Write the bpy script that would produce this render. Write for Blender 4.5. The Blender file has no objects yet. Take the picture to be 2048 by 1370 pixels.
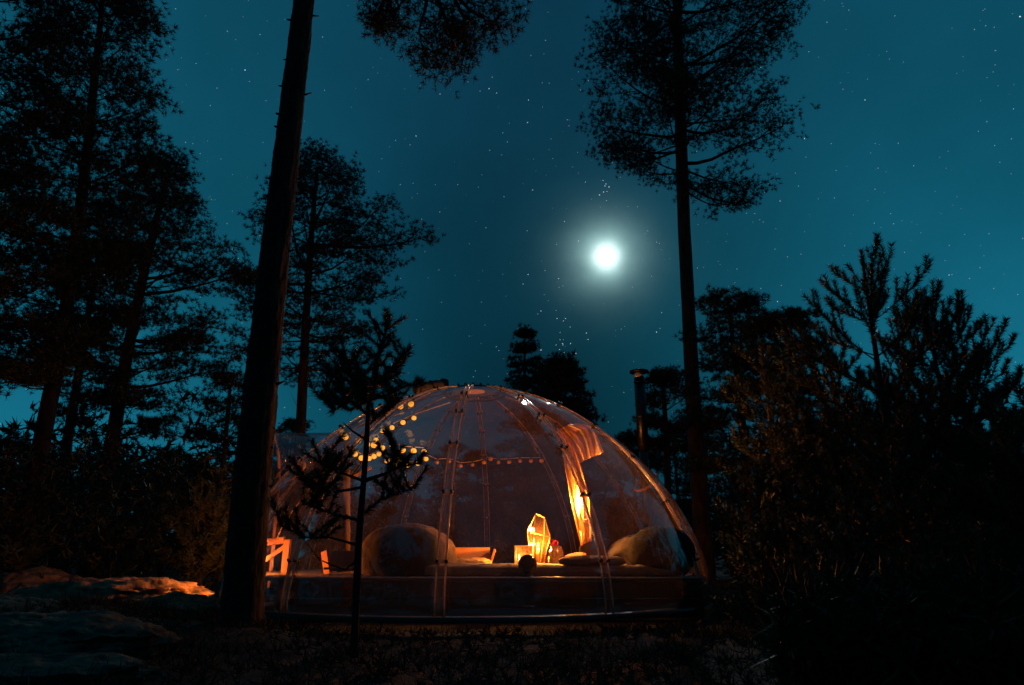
import bpy, bmesh, math, random
import numpy as np
from mathutils import Vector, Matrix, noise as mnoise
R = math.radians
PI = math.pi
random.seed(7)
sc = bpy.context.scene
col = sc.collection

# ------------------------------------------------------------------ camera
F, TH, CAMZ = 1365.0, R(16.9), 0.9          # focal length in photo pixels, pitch, height
cd = bpy.data.cameras.new('camera'); cam = bpy.data.objects.new('camera', cd); col.objects.link(cam)
cd.sensor_width = 36; cd.lens = F / 2048 * 36; cd.clip_start = 0.05; cd.clip_end = 3000
cam.location = (0, 0, CAMZ); cam.rotation_euler = (PI / 2 + TH, 0, 0)
cd.dof.use_dof = True; cd.dof.focus_distance = 7.5; cd.dof.aperture_fstop = 4.0
sc.camera = cam

def ray(px, py):
    a, b = (px - 1024) / F, (685 - py) / F
    return Vector((a, math.cos(TH) - b * math.sin(TH), math.sin(TH) + b * math.cos(TH)))
def at(px, py, Y):
    d = ray(px, py); k = Y / d.y
    return Vector((d.x * k, Y, CAMZ + d.z * k))
def pxm(Y, py=900):                          # metres per photo pixel at depth Y
    d = ray(1024, py); return Y / d.y / F

# ------------------------------------------------------------------ sky
moon_dir = ray(1212, 512).normalized()
sun_dir = (moon_dir + Vector((0.004, 0, 0.022))).normalized()
elev = math.asin(sun_dir.z); azim = math.atan2(sun_dir.x, sun_dir.y)
w = bpy.data.worlds.new('World'); sc.world = w; w.use_nodes = True
nt = w.node_tree; N = nt.nodes; L = nt.links; N.clear()
def nd(t, **k):
    n = N.new(t)
    for a, b in k.items(): setattr(n, a, b)
    return n
def mth(op, a, b=None, c=None, clamp=False):
    n = N.new('ShaderNodeMath'); n.operation = op; n.use_clamp = clamp
    for i, v in enumerate((a, b, c)):
        if v is None: continue
        if isinstance(v, (int, float)): n.inputs[i].default_value = v
        else: L.new(v, n.inputs[i])
    return n.outputs[0]
tc = nd('ShaderNodeTexCoord'); vec = tc.outputs['Generated']
sep = nd('ShaderNodeSeparateXYZ'); L.new(vec, sep.inputs[0])
az = mth('ABSOLUTE', mth('SUBTRACT', mth('ARCTAN2', sep.outputs[0], sep.outputs[1]), R(2)))
mr = nd('ShaderNodeMapRange', interpolation_type='SMOOTHSTEP')
L.new(az, mr.inputs['Value']); mr.inputs['From Min'].default_value = R(1); mr.inputs['From Max'].default_value = R(38)
mr.inputs['To Min'].default_value = 0.0; mr.inputs['To Max'].default_value = 1.0
elf = nd('ShaderNodeMapRange', interpolation_type='SMOOTHSTEP')
L.new(sep.outputs[2], elf.inputs['Value']); elf.inputs['From Min'].default_value = 0.1; elf.inputs['From Max'].default_value = 0.62
elf.inputs['To Min'].default_value = 1.0; elf.inputs['To Max'].default_value = 0.34
bk = nd('ShaderNodeMapRange', interpolation_type='SMOOTHSTEP'); L.new(az, bk.inputs['Value'])
bk.inputs['From Min'].default_value = R(45); bk.inputs['From Max'].default_value = R(130); bk.inputs['To Min'].default_value = 1.0; bk.inputs['To Max'].default_value = 0.12
side = mth('MULTIPLY', mth('MULTIPLY', mr.outputs[0], elf.outputs[0]), bk.outputs[0])
up = nd('ShaderNodeMapRange', interpolation_type='SMOOTHSTEP'); L.new(sep.outputs[2], up.inputs['Value'])
up.inputs['From Min'].default_value = 0.15; up.inputs['From Max'].default_value = 0.7
mixa = nd('ShaderNodeMix', data_type='RGBA'); L.new(up.outputs[0], mixa.inputs['Factor'])
mixa.inputs['A'].default_value = (0.0005, 0.0160, 0.0290, 1); mixa.inputs['B'].default_value = (0.0030, 0.035, 0.066, 1)
mixb = nd('ShaderNodeMix', data_type='RGBA'); L.new(side, mixb.inputs['Factor'])
L.new(mixa.outputs['Result'], mixb.inputs['A']); mixb.inputs['B'].default_value = (0.0060, 0.142, 0.222, 1)
# thin uneven veil in the upper air
nz = nd('ShaderNodeTexNoise'); L.new(vec, nz.inputs['Vector']); nz.inputs['Scale'].default_value = 4.2; nz.inputs['Detail'].default_value = 4
veil = mth('MULTIPLY_ADD', nz.outputs['Fac'], 0.6, 0.70)
vm = nd('ShaderNodeVectorMath', operation='SCALE'); L.new(mixb.outputs['Result'], vm.inputs[0]); L.new(veil, vm.inputs['Scale'])
# moonlight scattered round the moon
dp = nd('ShaderNodeVectorMath', operation='DOT_PRODUCT'); nrm = nd('ShaderNodeVectorMath', operation='NORMALIZE')
L.new(vec, nrm.inputs[0]); L.new(nrm.outputs[0], dp.inputs[0]); dp.inputs[1].default_value = moon_dir
ang = mth('ARCCOSINE', mth('MINIMUM', dp.outputs['Value'], 0.9999999))
deg = mth('MULTIPLY', ang, 180 / PI)
g1 = mth('MULTIPLY', mth('EXPONENT', mth('MULTIPLY', mth('POWER', deg, 2.0), -1 / 0.95 ** 2)), 0.9)
g2 = mth('MULTIPLY', mth('EXPONENT', mth('MULTIPLY', deg, -1 / 1.12)), 2.1)
g3 = mth('MULTIPLY', mth('EXPONENT', mth('MULTIPLY', deg, -1 / 5.0)), 0.022)
def sc3(v, c):
    n = N.new('ShaderNodeVectorMath'); n.operation = 'SCALE'; n.inputs[0].default_value = c; L.new(v, n.inputs['Scale']); return n.outputs[0]
def add3(a, b):
    n = N.new('ShaderNodeVectorMath'); n.operation = 'ADD'; L.new(a, n.inputs[0]); L.new(b, n.inputs[1]); return n.outputs[0]
glow = add3(add3(sc3(g1, (1.0, 1.0, .95)), sc3(g2, (.52, .84, .80))), sc3(g3, (.10, .9, 1.0)))
sky = nd('ShaderNodeTexSky', sky_type='NISHITA', sun_disc=False); sky.sun_elevation = elev; sky.sun_rotation = azim
skm = nd('ShaderNodeVectorMath', operation='MULTIPLY'); L.new(sky.outputs[0], skm.inputs[0]); skm.inputs[1].default_value = (0.00005, 0.0004, 0.0006)
n5 = nd('ShaderNodeTexNoise'); L.new(vec, n5.inputs['Vector']); n5.inputs['Scale'].default_value = 22; n5.inputs['Detail'].default_value = 5
gv_ = nd('ShaderNodeVectorMath', operation='SCALE'); L.new(glow, gv_.inputs[0]); L.new(mth('MULTIPLY_ADD', n5.outputs['Fac'], 0.7, 0.65), gv_.inputs['Scale'])
tot = add3(add3(vm.outputs[0], gv_.outputs[0]), skm.outputs[0])
bg = nd('ShaderNodeBackground'); L.new(tot, bg.inputs['Color']); bg.inputs['Strength'].default_value = 1.0
wo = nd('ShaderNodeOutputWorld'); L.new(bg.outputs[0], wo.inputs['Surface'])

sl = bpy.data.lights.new('moonlight', 'SUN'); sl.energy = 0.18; sl.angle = R(0.5); sl.color = (0.80, 0.93, 1.0)
so = bpy.data.objects.new('moonlight', sl); col.objects.link(so)
so.rotation_euler = (-sun_dir).to_track_quat('-Z', 'Y').to_euler()
sc.view_settings.view_transform = 'Standard'; sc.view_settings.look = 'None'
sc.view_settings.exposure = 0.0; sc.view_settings.gamma = 1.0; sc.view_settings.use_curve_mapping = False
try:
    sc.cycles.transparent_max_bounces = 40; sc.cycles.max_bounces = 14; sc.cycles.transmission_bounces = 12
    sc.cycles.caustics_reflective = False; sc.cycles.caustics_refractive = False; sc.cycles.sample_clamp_indirect = 3.0
except Exception: pass

# ------------------------------------------------------------------ helpers
def tag(o, label=None, cat=None, group=None, kind=None):
    if label: o['label'] = label
    if cat: o['category'] = cat
    if group: o['group'] = group
    if kind: o['kind'] = kind
    return o
def empty(name, loc, label=None, cat=None, group=None):
    o = bpy.data.objects.new(name, None); col.objects.link(o); o.location = loc; o.empty_display_size = .2
    return tag(o, label, cat, group)
def link(name, me, mat, parent=None, smooth=False, world=False):
    if mat is not None and not me.materials: me.materials.append(mat)
    if smooth: me.polygons.foreach_set('use_smooth', [True] * len(me.polygons))
    o = bpy.data.objects.new(name, me); col.objects.link(o)
    if parent is not None:
        o.parent = parent
        if world:                              # the mesh was built in world coordinates
            loc = Vector((0, 0, 0)); p = parent
            while p is not None: loc += p.location; p = p.parent
            o.location = -loc
    return o
def mesh(v, f, name='m'):
    me = bpy.data.meshes.new(name); me.from_pydata([tuple(x) for x in v], [], f); me.update(); return me
def np_mesh(V, T, name='m'):
    V = np.asarray(V, np.float32).reshape(-1, 3); T = np.asarray(T, np.int32)
    k = T.shape[1]; me = bpy.data.meshes.new(name)
    me.vertices.add(len(V)); me.vertices.foreach_set('co', V.ravel())
    me.loops.add(T.size); me.loops.foreach_set('vertex_index', T.ravel())
    me.polygons.add(len(T)); me.polygons.foreach_set('loop_start', np.arange(0, T.size, k, dtype=np.int32))
    me.polygons.foreach_set('loop_total', np.full(len(T), k, np.int32)); me.update(calc_edges=True); return me
class MB:
    """collects boxes, tubes and lathes; becomes one mesh"""
    def __init__(s): s.v = []; s.f = []
    def add(s, v, f):
        n = len(s.v); s.v += [Vector(x) for x in v]; s.f += [[i + n for i in q] for q in f]; return s
    def box(s, c, d, rot=None):
        x, y, z = d[0] / 2, d[1] / 2, d[2] / 2
        vs = [Vector((i * x, j * y, k * z)) for k in (-1, 1) for j in (-1, 1) for i in (-1, 1)]
        if rot is not None: vs = [rot @ q for q in vs]
        c = Vector(c)
        return s.add([c + q for q in vs], [(0, 2, 3, 1), (4, 5, 7, 6), (0, 1, 5, 4), (2, 6, 7, 3), (0, 4, 6, 2), (1, 3, 7, 5)])
    def tube(s, pts, rad, seg=8, cap=True, jit=0):
        pts = [Vector(p) for p in pts]; n = len(pts)
        if not hasattr(rad, '__len__'): rad = [rad] * n
        V = []; Fc = []; ref = Vector((1, 0, 0))
        for i, p in enumerate(pts):
            t = (pts[min(i + 1, n - 1)] - pts[max(i - 1, 0)]).normalized()
            u = ref - t * ref.dot(t)
            if u.length < .1: ref = Vector((0, 1, 0)); u = ref - t * ref.dot(t)
            u.normalize(); ref = u; v = t.cross(u)
            for k in range(seg):
                a = 2 * PI * k / seg; r = rad[i] * (1 + (random.uniform(-jit, jit) if jit else 0))
                V.append(p + (u * math.cos(a) + v * math.sin(a)) * r)
        for i in range(n - 1):
            for k in range(seg):
                a, b = i * seg + k, i * seg + (k + 1) % seg; Fc.append((a, b, b + seg, a + seg))
        if cap: Fc.append(tuple(range(seg - 1, -1, -1))); Fc.append(tuple((n - 1) * seg + k for k in range(seg)))
        return s.add(V, Fc)
    def lathe(s, prof, c=(0, 0, 0), seg=24, cap=True):
        V = []; Fc = []; c = Vector(c)
        for r, z in prof:
            for k in range(seg): a = 2 * PI * k / seg; V.append(c + Vector((r * math.cos(a), r * math.sin(a), z)))
        for i in range(len(prof) - 1):
            for k in range(seg):
                a, b = i * seg + k, i * seg + (k + 1) % seg; Fc.append((a, b, b + seg, a + seg))
        if cap:
            Fc.append(tuple(range(seg - 1, -1, -1))); Fc.append(tuple((len(prof) - 1) * seg + k for k in range(seg)))
        return s.add(V, Fc)
    def ring(s, c, R0, r, nrm=(0, 0, 1), seg=36, k2=8, sy=1.0):
        q = Vector((0, 0, 1)).rotation_difference(Vector(nrm)); c = Vector(c); V = []; Fc = []
        for i in range(seg):
            a = 2 * PI * i / seg; o = Vector((math.cos(a), math.sin(a) * sy, 0))
            for k in range(k2):
                b = 2 * PI * k / k2
                V.append(c + q @ (o * R0 + o.normalized() * r * math.cos(b) + Vector((0, 0, r * math.sin(b)))))
        for i in range(seg):
            for k in range(k2):
                j = (i + 1) % seg; m = (k + 1) % k2; Fc.append((i * k2 + k, j * k2 + k, j * k2 + m, i * k2 + m))
        return s.add(V, Fc)
    def build(s, name, mat, parent=None, smooth=False, world=False, bevel=0):
        me = mesh(s.v, s.f)
        if bevel:
            bm = bmesh.new(); bm.from_mesh(me)
            bmesh.ops.bevel(bm, geom=[e for e in bm.edges if e.is_manifold and e.calc_face_angle(0) > .6], offset=bevel, segments=2, affect='EDGES')
            bm.to_mesh(me); bm.free()
        return link(name, me, mat, parent, smooth, world)

# ------------------------------------------------------------------ materials
def mat(name, c1, c2=None, scale=6, rough=.7, bump=0, bscale=None, metal=0, spec=.5, stretch=(1, 1, 1), detail=6):
    m = bpy.data.materials.new(name); m.use_nodes = True; t = m.node_tree; b = t.nodes['Principled BSDF']
    b.inputs['Roughness'].default_value = rough; b.inputs['Metallic'].default_value = metal
    b.inputs['Specular IOR Level'].default_value = spec
    tc = t.nodes.new('ShaderNodeTexCoord'); mp = t.nodes.new('ShaderNodeMapping'); t.links.new(tc.outputs['Object'], mp.inputs[0])
    mp.inputs['Scale'].default_value = stretch
    n = t.nodes.new('ShaderNodeTexNoise'); n.inputs['Scale'].default_value = scale; n.inputs['Detail'].default_value = detail
    t.links.new(mp.outputs[0], n.inputs['Vector'])
    r = t.nodes.new('ShaderNodeValToRGB'); t.links.new(n.outputs['Fac'], r.inputs[0])
    r.color_ramp.elements[0].position = .32; r.color_ramp.elements[1].position = .68
    r.color_ramp.elements[0].color = (*c1, 1); r.color_ramp.elements[1].color = (*(c2 or tuple(x * .7 for x in c1)), 1)
    t.links.new(r.outputs[0], b.inputs['Base Color'])
    if bump:
        n2 = t.nodes.new('ShaderNodeTexNoise'); n2.inputs['Scale'].default_value = bscale or scale * 4; n2.inputs['Detail'].default_value = 8
        t.links.new(mp.outputs[0], n2.inputs['Vector'])
        bp = t.nodes.new('ShaderNodeBump'); bp.inputs['Strength'].default_value = bump; bp.inputs['Distance'].default_value = .02
        t.links.new(n2.outputs['Fac'], bp.inputs['Height']); t.links.new(bp.outputs[0], b.inputs['Normal'])
    return m
def emit(name, c, s, c2=None):
    m = bpy.data.materials.new(name); m.use_nodes = True; t = m.node_tree; b = t.nodes['Principled BSDF']
    b.inputs['Base Color'].default_value = (*c, 1); b.inputs['Emission Color'].default_value = (*c, 1); b.inputs['Emission Strength'].default_value = s
    b.inputs['Roughness'].default_value = .3
    return m
def clear(name, tint=(.93, .90, .92), haze=.10, hazec=(.80, .74, .80), rough=.04, f0=.05, wav=.0, wscale=1.5, gloss=1.0, trl=.6):
    """clear plastic or glass: see-through, mirror-like at grazing angles, faintly milky"""
    m = bpy.data.materials.new(name); m.use_nodes = True; t = m.node_tree; t.nodes.clear(); n = t.nodes.new; k = t.links.new
    out = n('ShaderNodeOutputMaterial'); tr = n('ShaderNodeBsdfTransparent'); tr.inputs[0].default_value = (*tint, 1)
    gl = n('ShaderNodeBsdfGlossy'); gl.inputs['Roughness'].default_value = rough; gl.inputs[0].default_value = (gloss, gloss, gloss, 1)
    df = n('ShaderNodeBsdfDiffuse'); df.inputs[0].default_value = (*hazec, 1)
    tl = n('ShaderNodeBsdfTranslucent'); tl.inputs[0].default_value = (*hazec, 1)
    dm = n('ShaderNodeMixShader'); dm.inputs[0].default_value = trl; k(df.outputs[0], dm.inputs[1]); k(tl.outputs[0], dm.inputs[2])
    tc = n('ShaderNodeTexCoord')
    nz = n('ShaderNodeTexNoise'); nz.inputs['Scale'].default_value = 3.4; nz.inputs['Detail'].default_value = 9; nz.inputs['Roughness'].default_value = .62
    k(tc.outputs['Object'], nz.inputs['Vector'])
    mp = n('ShaderNodeMapRange'); k(nz.outputs['Fac'], mp.inputs['Value']); mp.inputs['From Min'].default_value = .3; mp.inputs['From Max'].default_value = .72
    mp.inputs['To Min'].default_value = haze * .55; mp.inputs['To Max'].default_value = haze * 1.45
    m1 = n('ShaderNodeMixShader'); k(mp.outputs[0], m1.inputs[0]); k(tr.outputs[0], m1.inputs[1]); k(dm.outputs[0], m1.inputs[2])
    lw = n('ShaderNodeLayerWeight'); pw = n('ShaderNodeMath'); pw.operation = 'POWER'; k(lw.outputs['Facing'], pw.inputs[0]); pw.inputs[1].default_value = 6.5
    ma = n('ShaderNodeMath'); ma.operation = 'MULTIPLY_ADD'; k(pw.outputs[0], ma.inputs[0]); ma.inputs[1].default_value = 1 - f0; ma.inputs[2].default_value = f0
    m2 = n('ShaderNodeMixShader'); k(ma.outputs[0], m2.inputs[0]); k(m1.outputs[0], m2.inputs[1]); k(gl.outputs[0], m2.inputs[2])
    if wav:
        n3 = n('ShaderNodeTexNoise'); n3.inputs['Scale'].default_value = wscale; n3.inputs['Detail'].default_value = 2; k(tc.outputs['Object'], n3.inputs['Vector'])
        bp = n('ShaderNodeBump'); bp.inputs['Strength'].default_value = wav; bp.inputs['Distance'].default_value = .05; k(n3.outputs['Fac'], bp.inputs['Height'])
        k(bp.outputs[0], gl.inputs['Normal'])
    k(m2.outputs[0], out.inputs['Surface']); return m

M = dict(
    needle=mat('pine_needles', (.022, .032, .013), (.048, .060, .024), 1.3, .55, spec=.3),
    needle_dark=mat('spruce_needles', (.018, .030, .015), (.035, .048, .02), 1.5, .6, spec=.3),
    needle_young=mat('young_pine_needles', (.045, .062, .024), (.115, .125, .055), 3.5, .42, spec=.5),
    bark=mat('pine_bark', (.016, .011, .008), (.085, .048, .032), 9, .95, 1.0, 26, stretch=(1, 1, .35)),
    twig=mat('twig_bark', (.04, .026, .018), (.09, .055, .035), 12, .9),
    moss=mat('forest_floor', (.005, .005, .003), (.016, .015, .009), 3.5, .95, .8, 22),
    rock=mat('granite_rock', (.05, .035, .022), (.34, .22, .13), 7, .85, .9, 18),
    rockmoss=mat('mossy_rock', (.010, .012, .008), (.14, .15, .11), 8, .9, 1.0, 16),
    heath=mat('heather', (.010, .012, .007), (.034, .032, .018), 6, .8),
    deckwood=mat('deck_timber', (.16, .12, .085), (.25, .19, .14), 3, .7, .3, 30, stretch=(1, 8, 8)),
    fascia=mat('weathered_fascia', (.022, .021, .019), (.055, .052, .048), 2.5, .75, .4, 30, stretch=(1, 6, 8)),
    pinewood=mat('pine_board', (.50, .22, .09), (.60, .30, .13), 2.5, .55, .15, 24, stretch=(1, 6, 6)),
    postwood=mat('brown_post', (.20, .11, .065), (.30, .17, .10), 4, .6, .2, 24, stretch=(6, 6, 1)),
    trim=mat('aluminium_trim', (.75, .75, .76), (.6, .6, .62), 20, .30, metal=.5),
    steel=mat('flue_steel', (.05, .05, .055), (.03, .03, .035), 3, .35, .03, 40, metal=.9),
    black=mat('black_plastic', (.016, .016, .018), (.03, .03, .03), 10, .4),
    canvas=mat('dark_canvas', (.035, .028, .028), (.06, .05, .05), 30, .85, .4, 60),
    duvet=mat('duvet_fabric', (.16, .12, .11), (.24, .18, .17), 10, .85, .5, 24),
    sheet=mat('blanket_fabric', (.11, .068, .058), (.17, .105, .09), 8, .85, .5, 18),
    stained=mat('stained_board', (.24, .095, .04), (.32, .14, .06), 3, .6, .3, 24, stretch=(1, 6, 6)),
    dark_blanket=mat('dark_blanket', (.045, .030, .026), (.075, .05, .042), 8, .9, .6, 18),
    fleece=mat('fleece', (.55, .38, .22), (.66, .48, .30), 30, .95, 1.0, 70),
    pouf=mat('charcoal_fabric', (.008, .007, .007), (.014, .012, .012), 14, .9, .4, 60, spec=.2),
    cushion=mat('terracotta_cushion', (.44, .17, .07), (.52, .22, .09), 12, .85, .5, 60),
    brass=mat('brass', (.55, .36, .14), (.42, .27, .10), 20, .35, metal=.8),
    wax=mat('candle_wax', (.80, .66, .45), (.75, .6, .38), 8, .5),
    gold=mat('pale_frame', (.70, .52, .26), (.6, .42, .2), 14, .5),
    print_=mat('picture_print', (.60, .42, .20), (.16, .08, .03), 30, .6),
    red=mat('red_ornament', (.45, .02, .02), (.3, .01, .01), 10, .2),
    rope=mat('cord', (.75, .58, .40), (.6, .45, .3), 30, .8),
    orange_trim=mat('tan_gasket', (.46, .22, .13), (.56, .30, .19), 10, .55),
    bulb_on=emit('lit_amber_bulb', (1.0, .47, .045), 1.35),
    bulb_off=mat('amber_glass', (.80, .42, .12), (.7, .34, .08), 10, .25),
    flame=emit('flame', (1.0, .60, .16), 12), flame_lo=emit('flame_low', (1.0, .60, .14), 5),
    moon=emit('moon_surface', (1.0, .99, .94), 30),
    star=emit('starlight', (.70, .88, 1.0), .5),
    star_hi=emit('bright_starlight', (.80, .92, 1.0), 1.1),
    panel=clear('clear_polycarbonate', haze=.020, trl=.14, hazec=(.95, .66, .68), wav=.5, wscale=2.2, rough=.05, f0=.065),
    flange=clear('rib_polycarbonate', tint=(.88, .84, .86), haze=.05, trl=.3, hazec=(.85, .62, .52), rough=.06, f0=.10),
    edge=clear('polycarbonate_edge', tint=(.6, .55, .55), haze=1.0, hazec=(1.0, .76, .60), rough=.16, f0=.25),
    glass=clear('clear_glass', tint=(.80, .74, .66), haze=.04, hazec=(1, .7, .35), rough=.03, f0=.22),
    glass_lit=clear('seeded_glass', tint=(.95, .82, .6), haze=.007, hazec=(1, .66, .28), rough=.03, f0=.025),
    sheer=clear('gold_reflection_sheet', tint=(.85, .66, .40), haze=.62, hazec=(.98, .60, .16), rough=.30, f0=.08),  # gold of the flame reflections put into the sheet's own colour
)

# ------------------------------------------------------------------ ground
DC = Vector((-0.449, 8.0, 0.42)); DA, DH, DN = 2.572, 2.314, 1.117      # the dome: centre of its base, radius, height
def gz(x, y):
    d = math.hypot(x - DC.x, y - DC.y)
    h = .30 + .14 * mnoise.noise(Vector((x * .45, y * .45, 1.3))) + .05 * mnoise.noise(Vector((x * 1.7, y * 1.7, 4))) + .018 * mnoise.noise(Vector((x * 6, y * 6, 9)))
    left = max(0, min(1, (-1.4 - x) / 1.6)) * max(0, 1 - abs(y - 6.0) / 5)
    h += .10 * left + .15 * math.exp(-((x + 1.85) ** 2 + (y - 5.0) ** 2) / .5)
    k = max(0, min(1, (d - 2.4) / 1.2)); h = h * k + .30 * (1 - k) if d < 3.6 else h
    r = math.hypot(x, y)
    if r > 14: h += .35 * mnoise.noise(Vector((x * .05, y * .05, 2))) * min(1, (r - 14) / 10) + min(2.2, max(0, r - 18) * .035)
    return h
def grid_axis(lo, hi, n):
    t = np.linspace(-1, 1, n); return np.sign(t) * (abs(t) ** 2.6) * (hi - lo) / 2
ax = grid_axis(-600, 600, 260); ay = grid_axis(-600, 600, 260) + 6
gv = [(x, y, gz(x, y)) for y in ay for x in ax]
n = len(ax); gf = [(j * n + i, j * n + i + 1, (j + 1) * n + i + 1, (j + 1) * n + i) for j in range(n - 1) for i in range(n - 1)]
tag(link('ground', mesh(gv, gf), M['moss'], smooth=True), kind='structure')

def scatter_tris(C, D, n, Lr, W, spread, rng, V0=None):
    """n thin needles round every centre C, leaning to direction D"""
    C = np.repeat(C, n, 0); D = np.repeat(D, n, 0); k = len(C)
    r = rng.normal(size=(k, 3)); r /= np.linalg.norm(r, axis=1)[:, None] + 1e-9
    d = D * (1 - spread) + r * spread; d /= np.linalg.norm(d, axis=1)[:, None] + 1e-9
    s = np.cross(d, rng.normal(size=(k, 3))); s /= np.linalg.norm(s, axis=1)[:, None] + 1e-9
    Ln = rng.uniform(Lr[0], Lr[1], (k, 1)); 
    V = np.stack([C - s * W / 2, C + s * W / 2, C + d * Ln], 1).reshape(-1, 3)
    return V
rng = np.random.default_rng(3)
# heather and blueberry scrub on the forest floor
P = np.stack([rng.uniform(-8, 8, 26000), 2.2 + 11 * rng.random(26000) ** 1.5], 1)
m_ = [(math.hypot(p[0] - DC.x, p[1] - DC.y) > 2.60) and mnoise.noise(Vector((p[0] * .8, p[1] * .8, 7))) > -.60 for p in P]
P = P[np.array(m_)]
C = np.array([(x, y, gz(x, y)) for x, y in P]); C[:, 2] += rng.uniform(0, .03, len(C))
V = scatter_tris(C, np.tile((0, 0, 1.), (len(C), 1)), 10, (.03, .13), .006, .6, rng)
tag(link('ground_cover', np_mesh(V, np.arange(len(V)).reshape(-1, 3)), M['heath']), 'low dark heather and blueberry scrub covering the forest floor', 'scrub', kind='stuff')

def boulder(c, dims, m, label, seed, rz=0, tilt=0, group=None):
    bm = bmesh.new(); bmesh.ops.create_icosphere(bm, subdivisions=6, radius=1)
    for v in bm.verts:
        p = v.co.copy(); o = Vector((seed * 3.1, seed * 1.7, 0))
        d = 1 + .22 * mnoise.noise(p * 1.3 + o) + .12 * mnoise.noise(p * 3.2 + o) + .06 * abs(mnoise.noise(p * 6 + o)) + .035 * mnoise.noise(p * 16 + o) + .012 * mnoise.noise(p * 34 + o)
        lay = .022 * math.sin(p.z * 17 + 5 * mnoise.noise(p * 2 + o))
        v.co = Vector((p.x * dims[0] * (d + lay), p.y * dims[1] * (d + lay), p.z * dims[2] * d + .14 * dims[2] * mnoise.noise(p * 4 + o) + .07 * dims[2] * mnoise.noise(p * 13 + o)))
    me = bpy.data.meshes.new('m'); bm.to_mesh(me); bm.free()
    o = link('boulder', me, m, smooth=True); o.location = c; o.rotation_euler = (tilt, 0, rz)
    return tag(o, label, 'rock', group)
def g_at(px, py):                           # where the pixel's ray meets the ground
    d = ray(px, py); k = 1
    for i in range(400):
        k = 1.5 + i * .05; p = Vector((0, 0, CAMZ)) + d * k
        if p.z < gz(p.x, p.y): break
    return p
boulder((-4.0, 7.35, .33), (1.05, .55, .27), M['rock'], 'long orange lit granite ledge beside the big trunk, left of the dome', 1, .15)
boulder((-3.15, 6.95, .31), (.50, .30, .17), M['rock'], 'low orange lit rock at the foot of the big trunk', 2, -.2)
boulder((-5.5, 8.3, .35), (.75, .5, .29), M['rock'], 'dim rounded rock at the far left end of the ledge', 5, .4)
q = g_at(95, 1300); boulder((q.x, q.y, q.z + .02), (.62, .42, .15), M['rockmoss'], 'grey green mossy rock hump at the lower left, with pale streaks', 3, -.15)
q = g_at(30, 1362); boulder((q.x, q.y, q.z), (.55, .25, .10), M['rockmoss'], 'dark mossy rock in the bottom left corner', 4, .2)
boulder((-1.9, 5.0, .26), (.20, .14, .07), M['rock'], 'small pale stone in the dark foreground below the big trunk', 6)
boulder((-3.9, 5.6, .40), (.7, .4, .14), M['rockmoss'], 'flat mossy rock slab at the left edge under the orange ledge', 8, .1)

# ------------------------------------------------------------------ trees
def trunk_mesh(pts, rad, seg=20, sub=6, seed=0, rough=.06):
    P = []; Rr = []
    for i in range(len(pts) - 1):
        for k in range(sub):
            t = k / sub; P.append(pts[i].lerp(pts[i + 1], t)); Rr.append(rad[i] * (1 - t) + rad[i + 1] * t)
    P.append(pts[-1]); Rr.append(rad[-1])
    mb = MB().tube(P, Rr, seg)
    fq = 4.0 if seg > 24 else 1.0
    n = len(P)
    for i in range(n):
        for k in range(seg):
            v = mb.v[i * seg + k]; d = v - P[i]
            a = mnoise.noise(Vector((k * .9 / fq * 2 + seed, P[i].z * 2.2, seed))) + .6 * mnoise.noise(Vector((d.x * 30, d.y * 30, P[i].z * 7)))
            if fq > 1: a += .9 * mnoise.noise(Vector((d.x * 60, d.y * 60, P[i].z * 22))) + (2.6 * math.exp(-max(0, P[i].z - .42) * 9) * (.5 + .5 * math.sin(k * 2 * PI / seg * 5)) if P[i].z > .1 else 2)
            mb.v[i * seg + k] = P[i] + d * (1 + rough * a)
    return mb
def path_at(pts, z):
    for a, b in zip(pts, pts[1:]):
        if z <= b.z: t = (z - a.z) / (b.z - a.z + 1e-9); return a.lerp(b, max(0, t))
    return pts[-1].copy()
def interp(tab, t):
    return float(np.interp(t, [a for a, _ in tab], [b for _, b in tab]))
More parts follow.
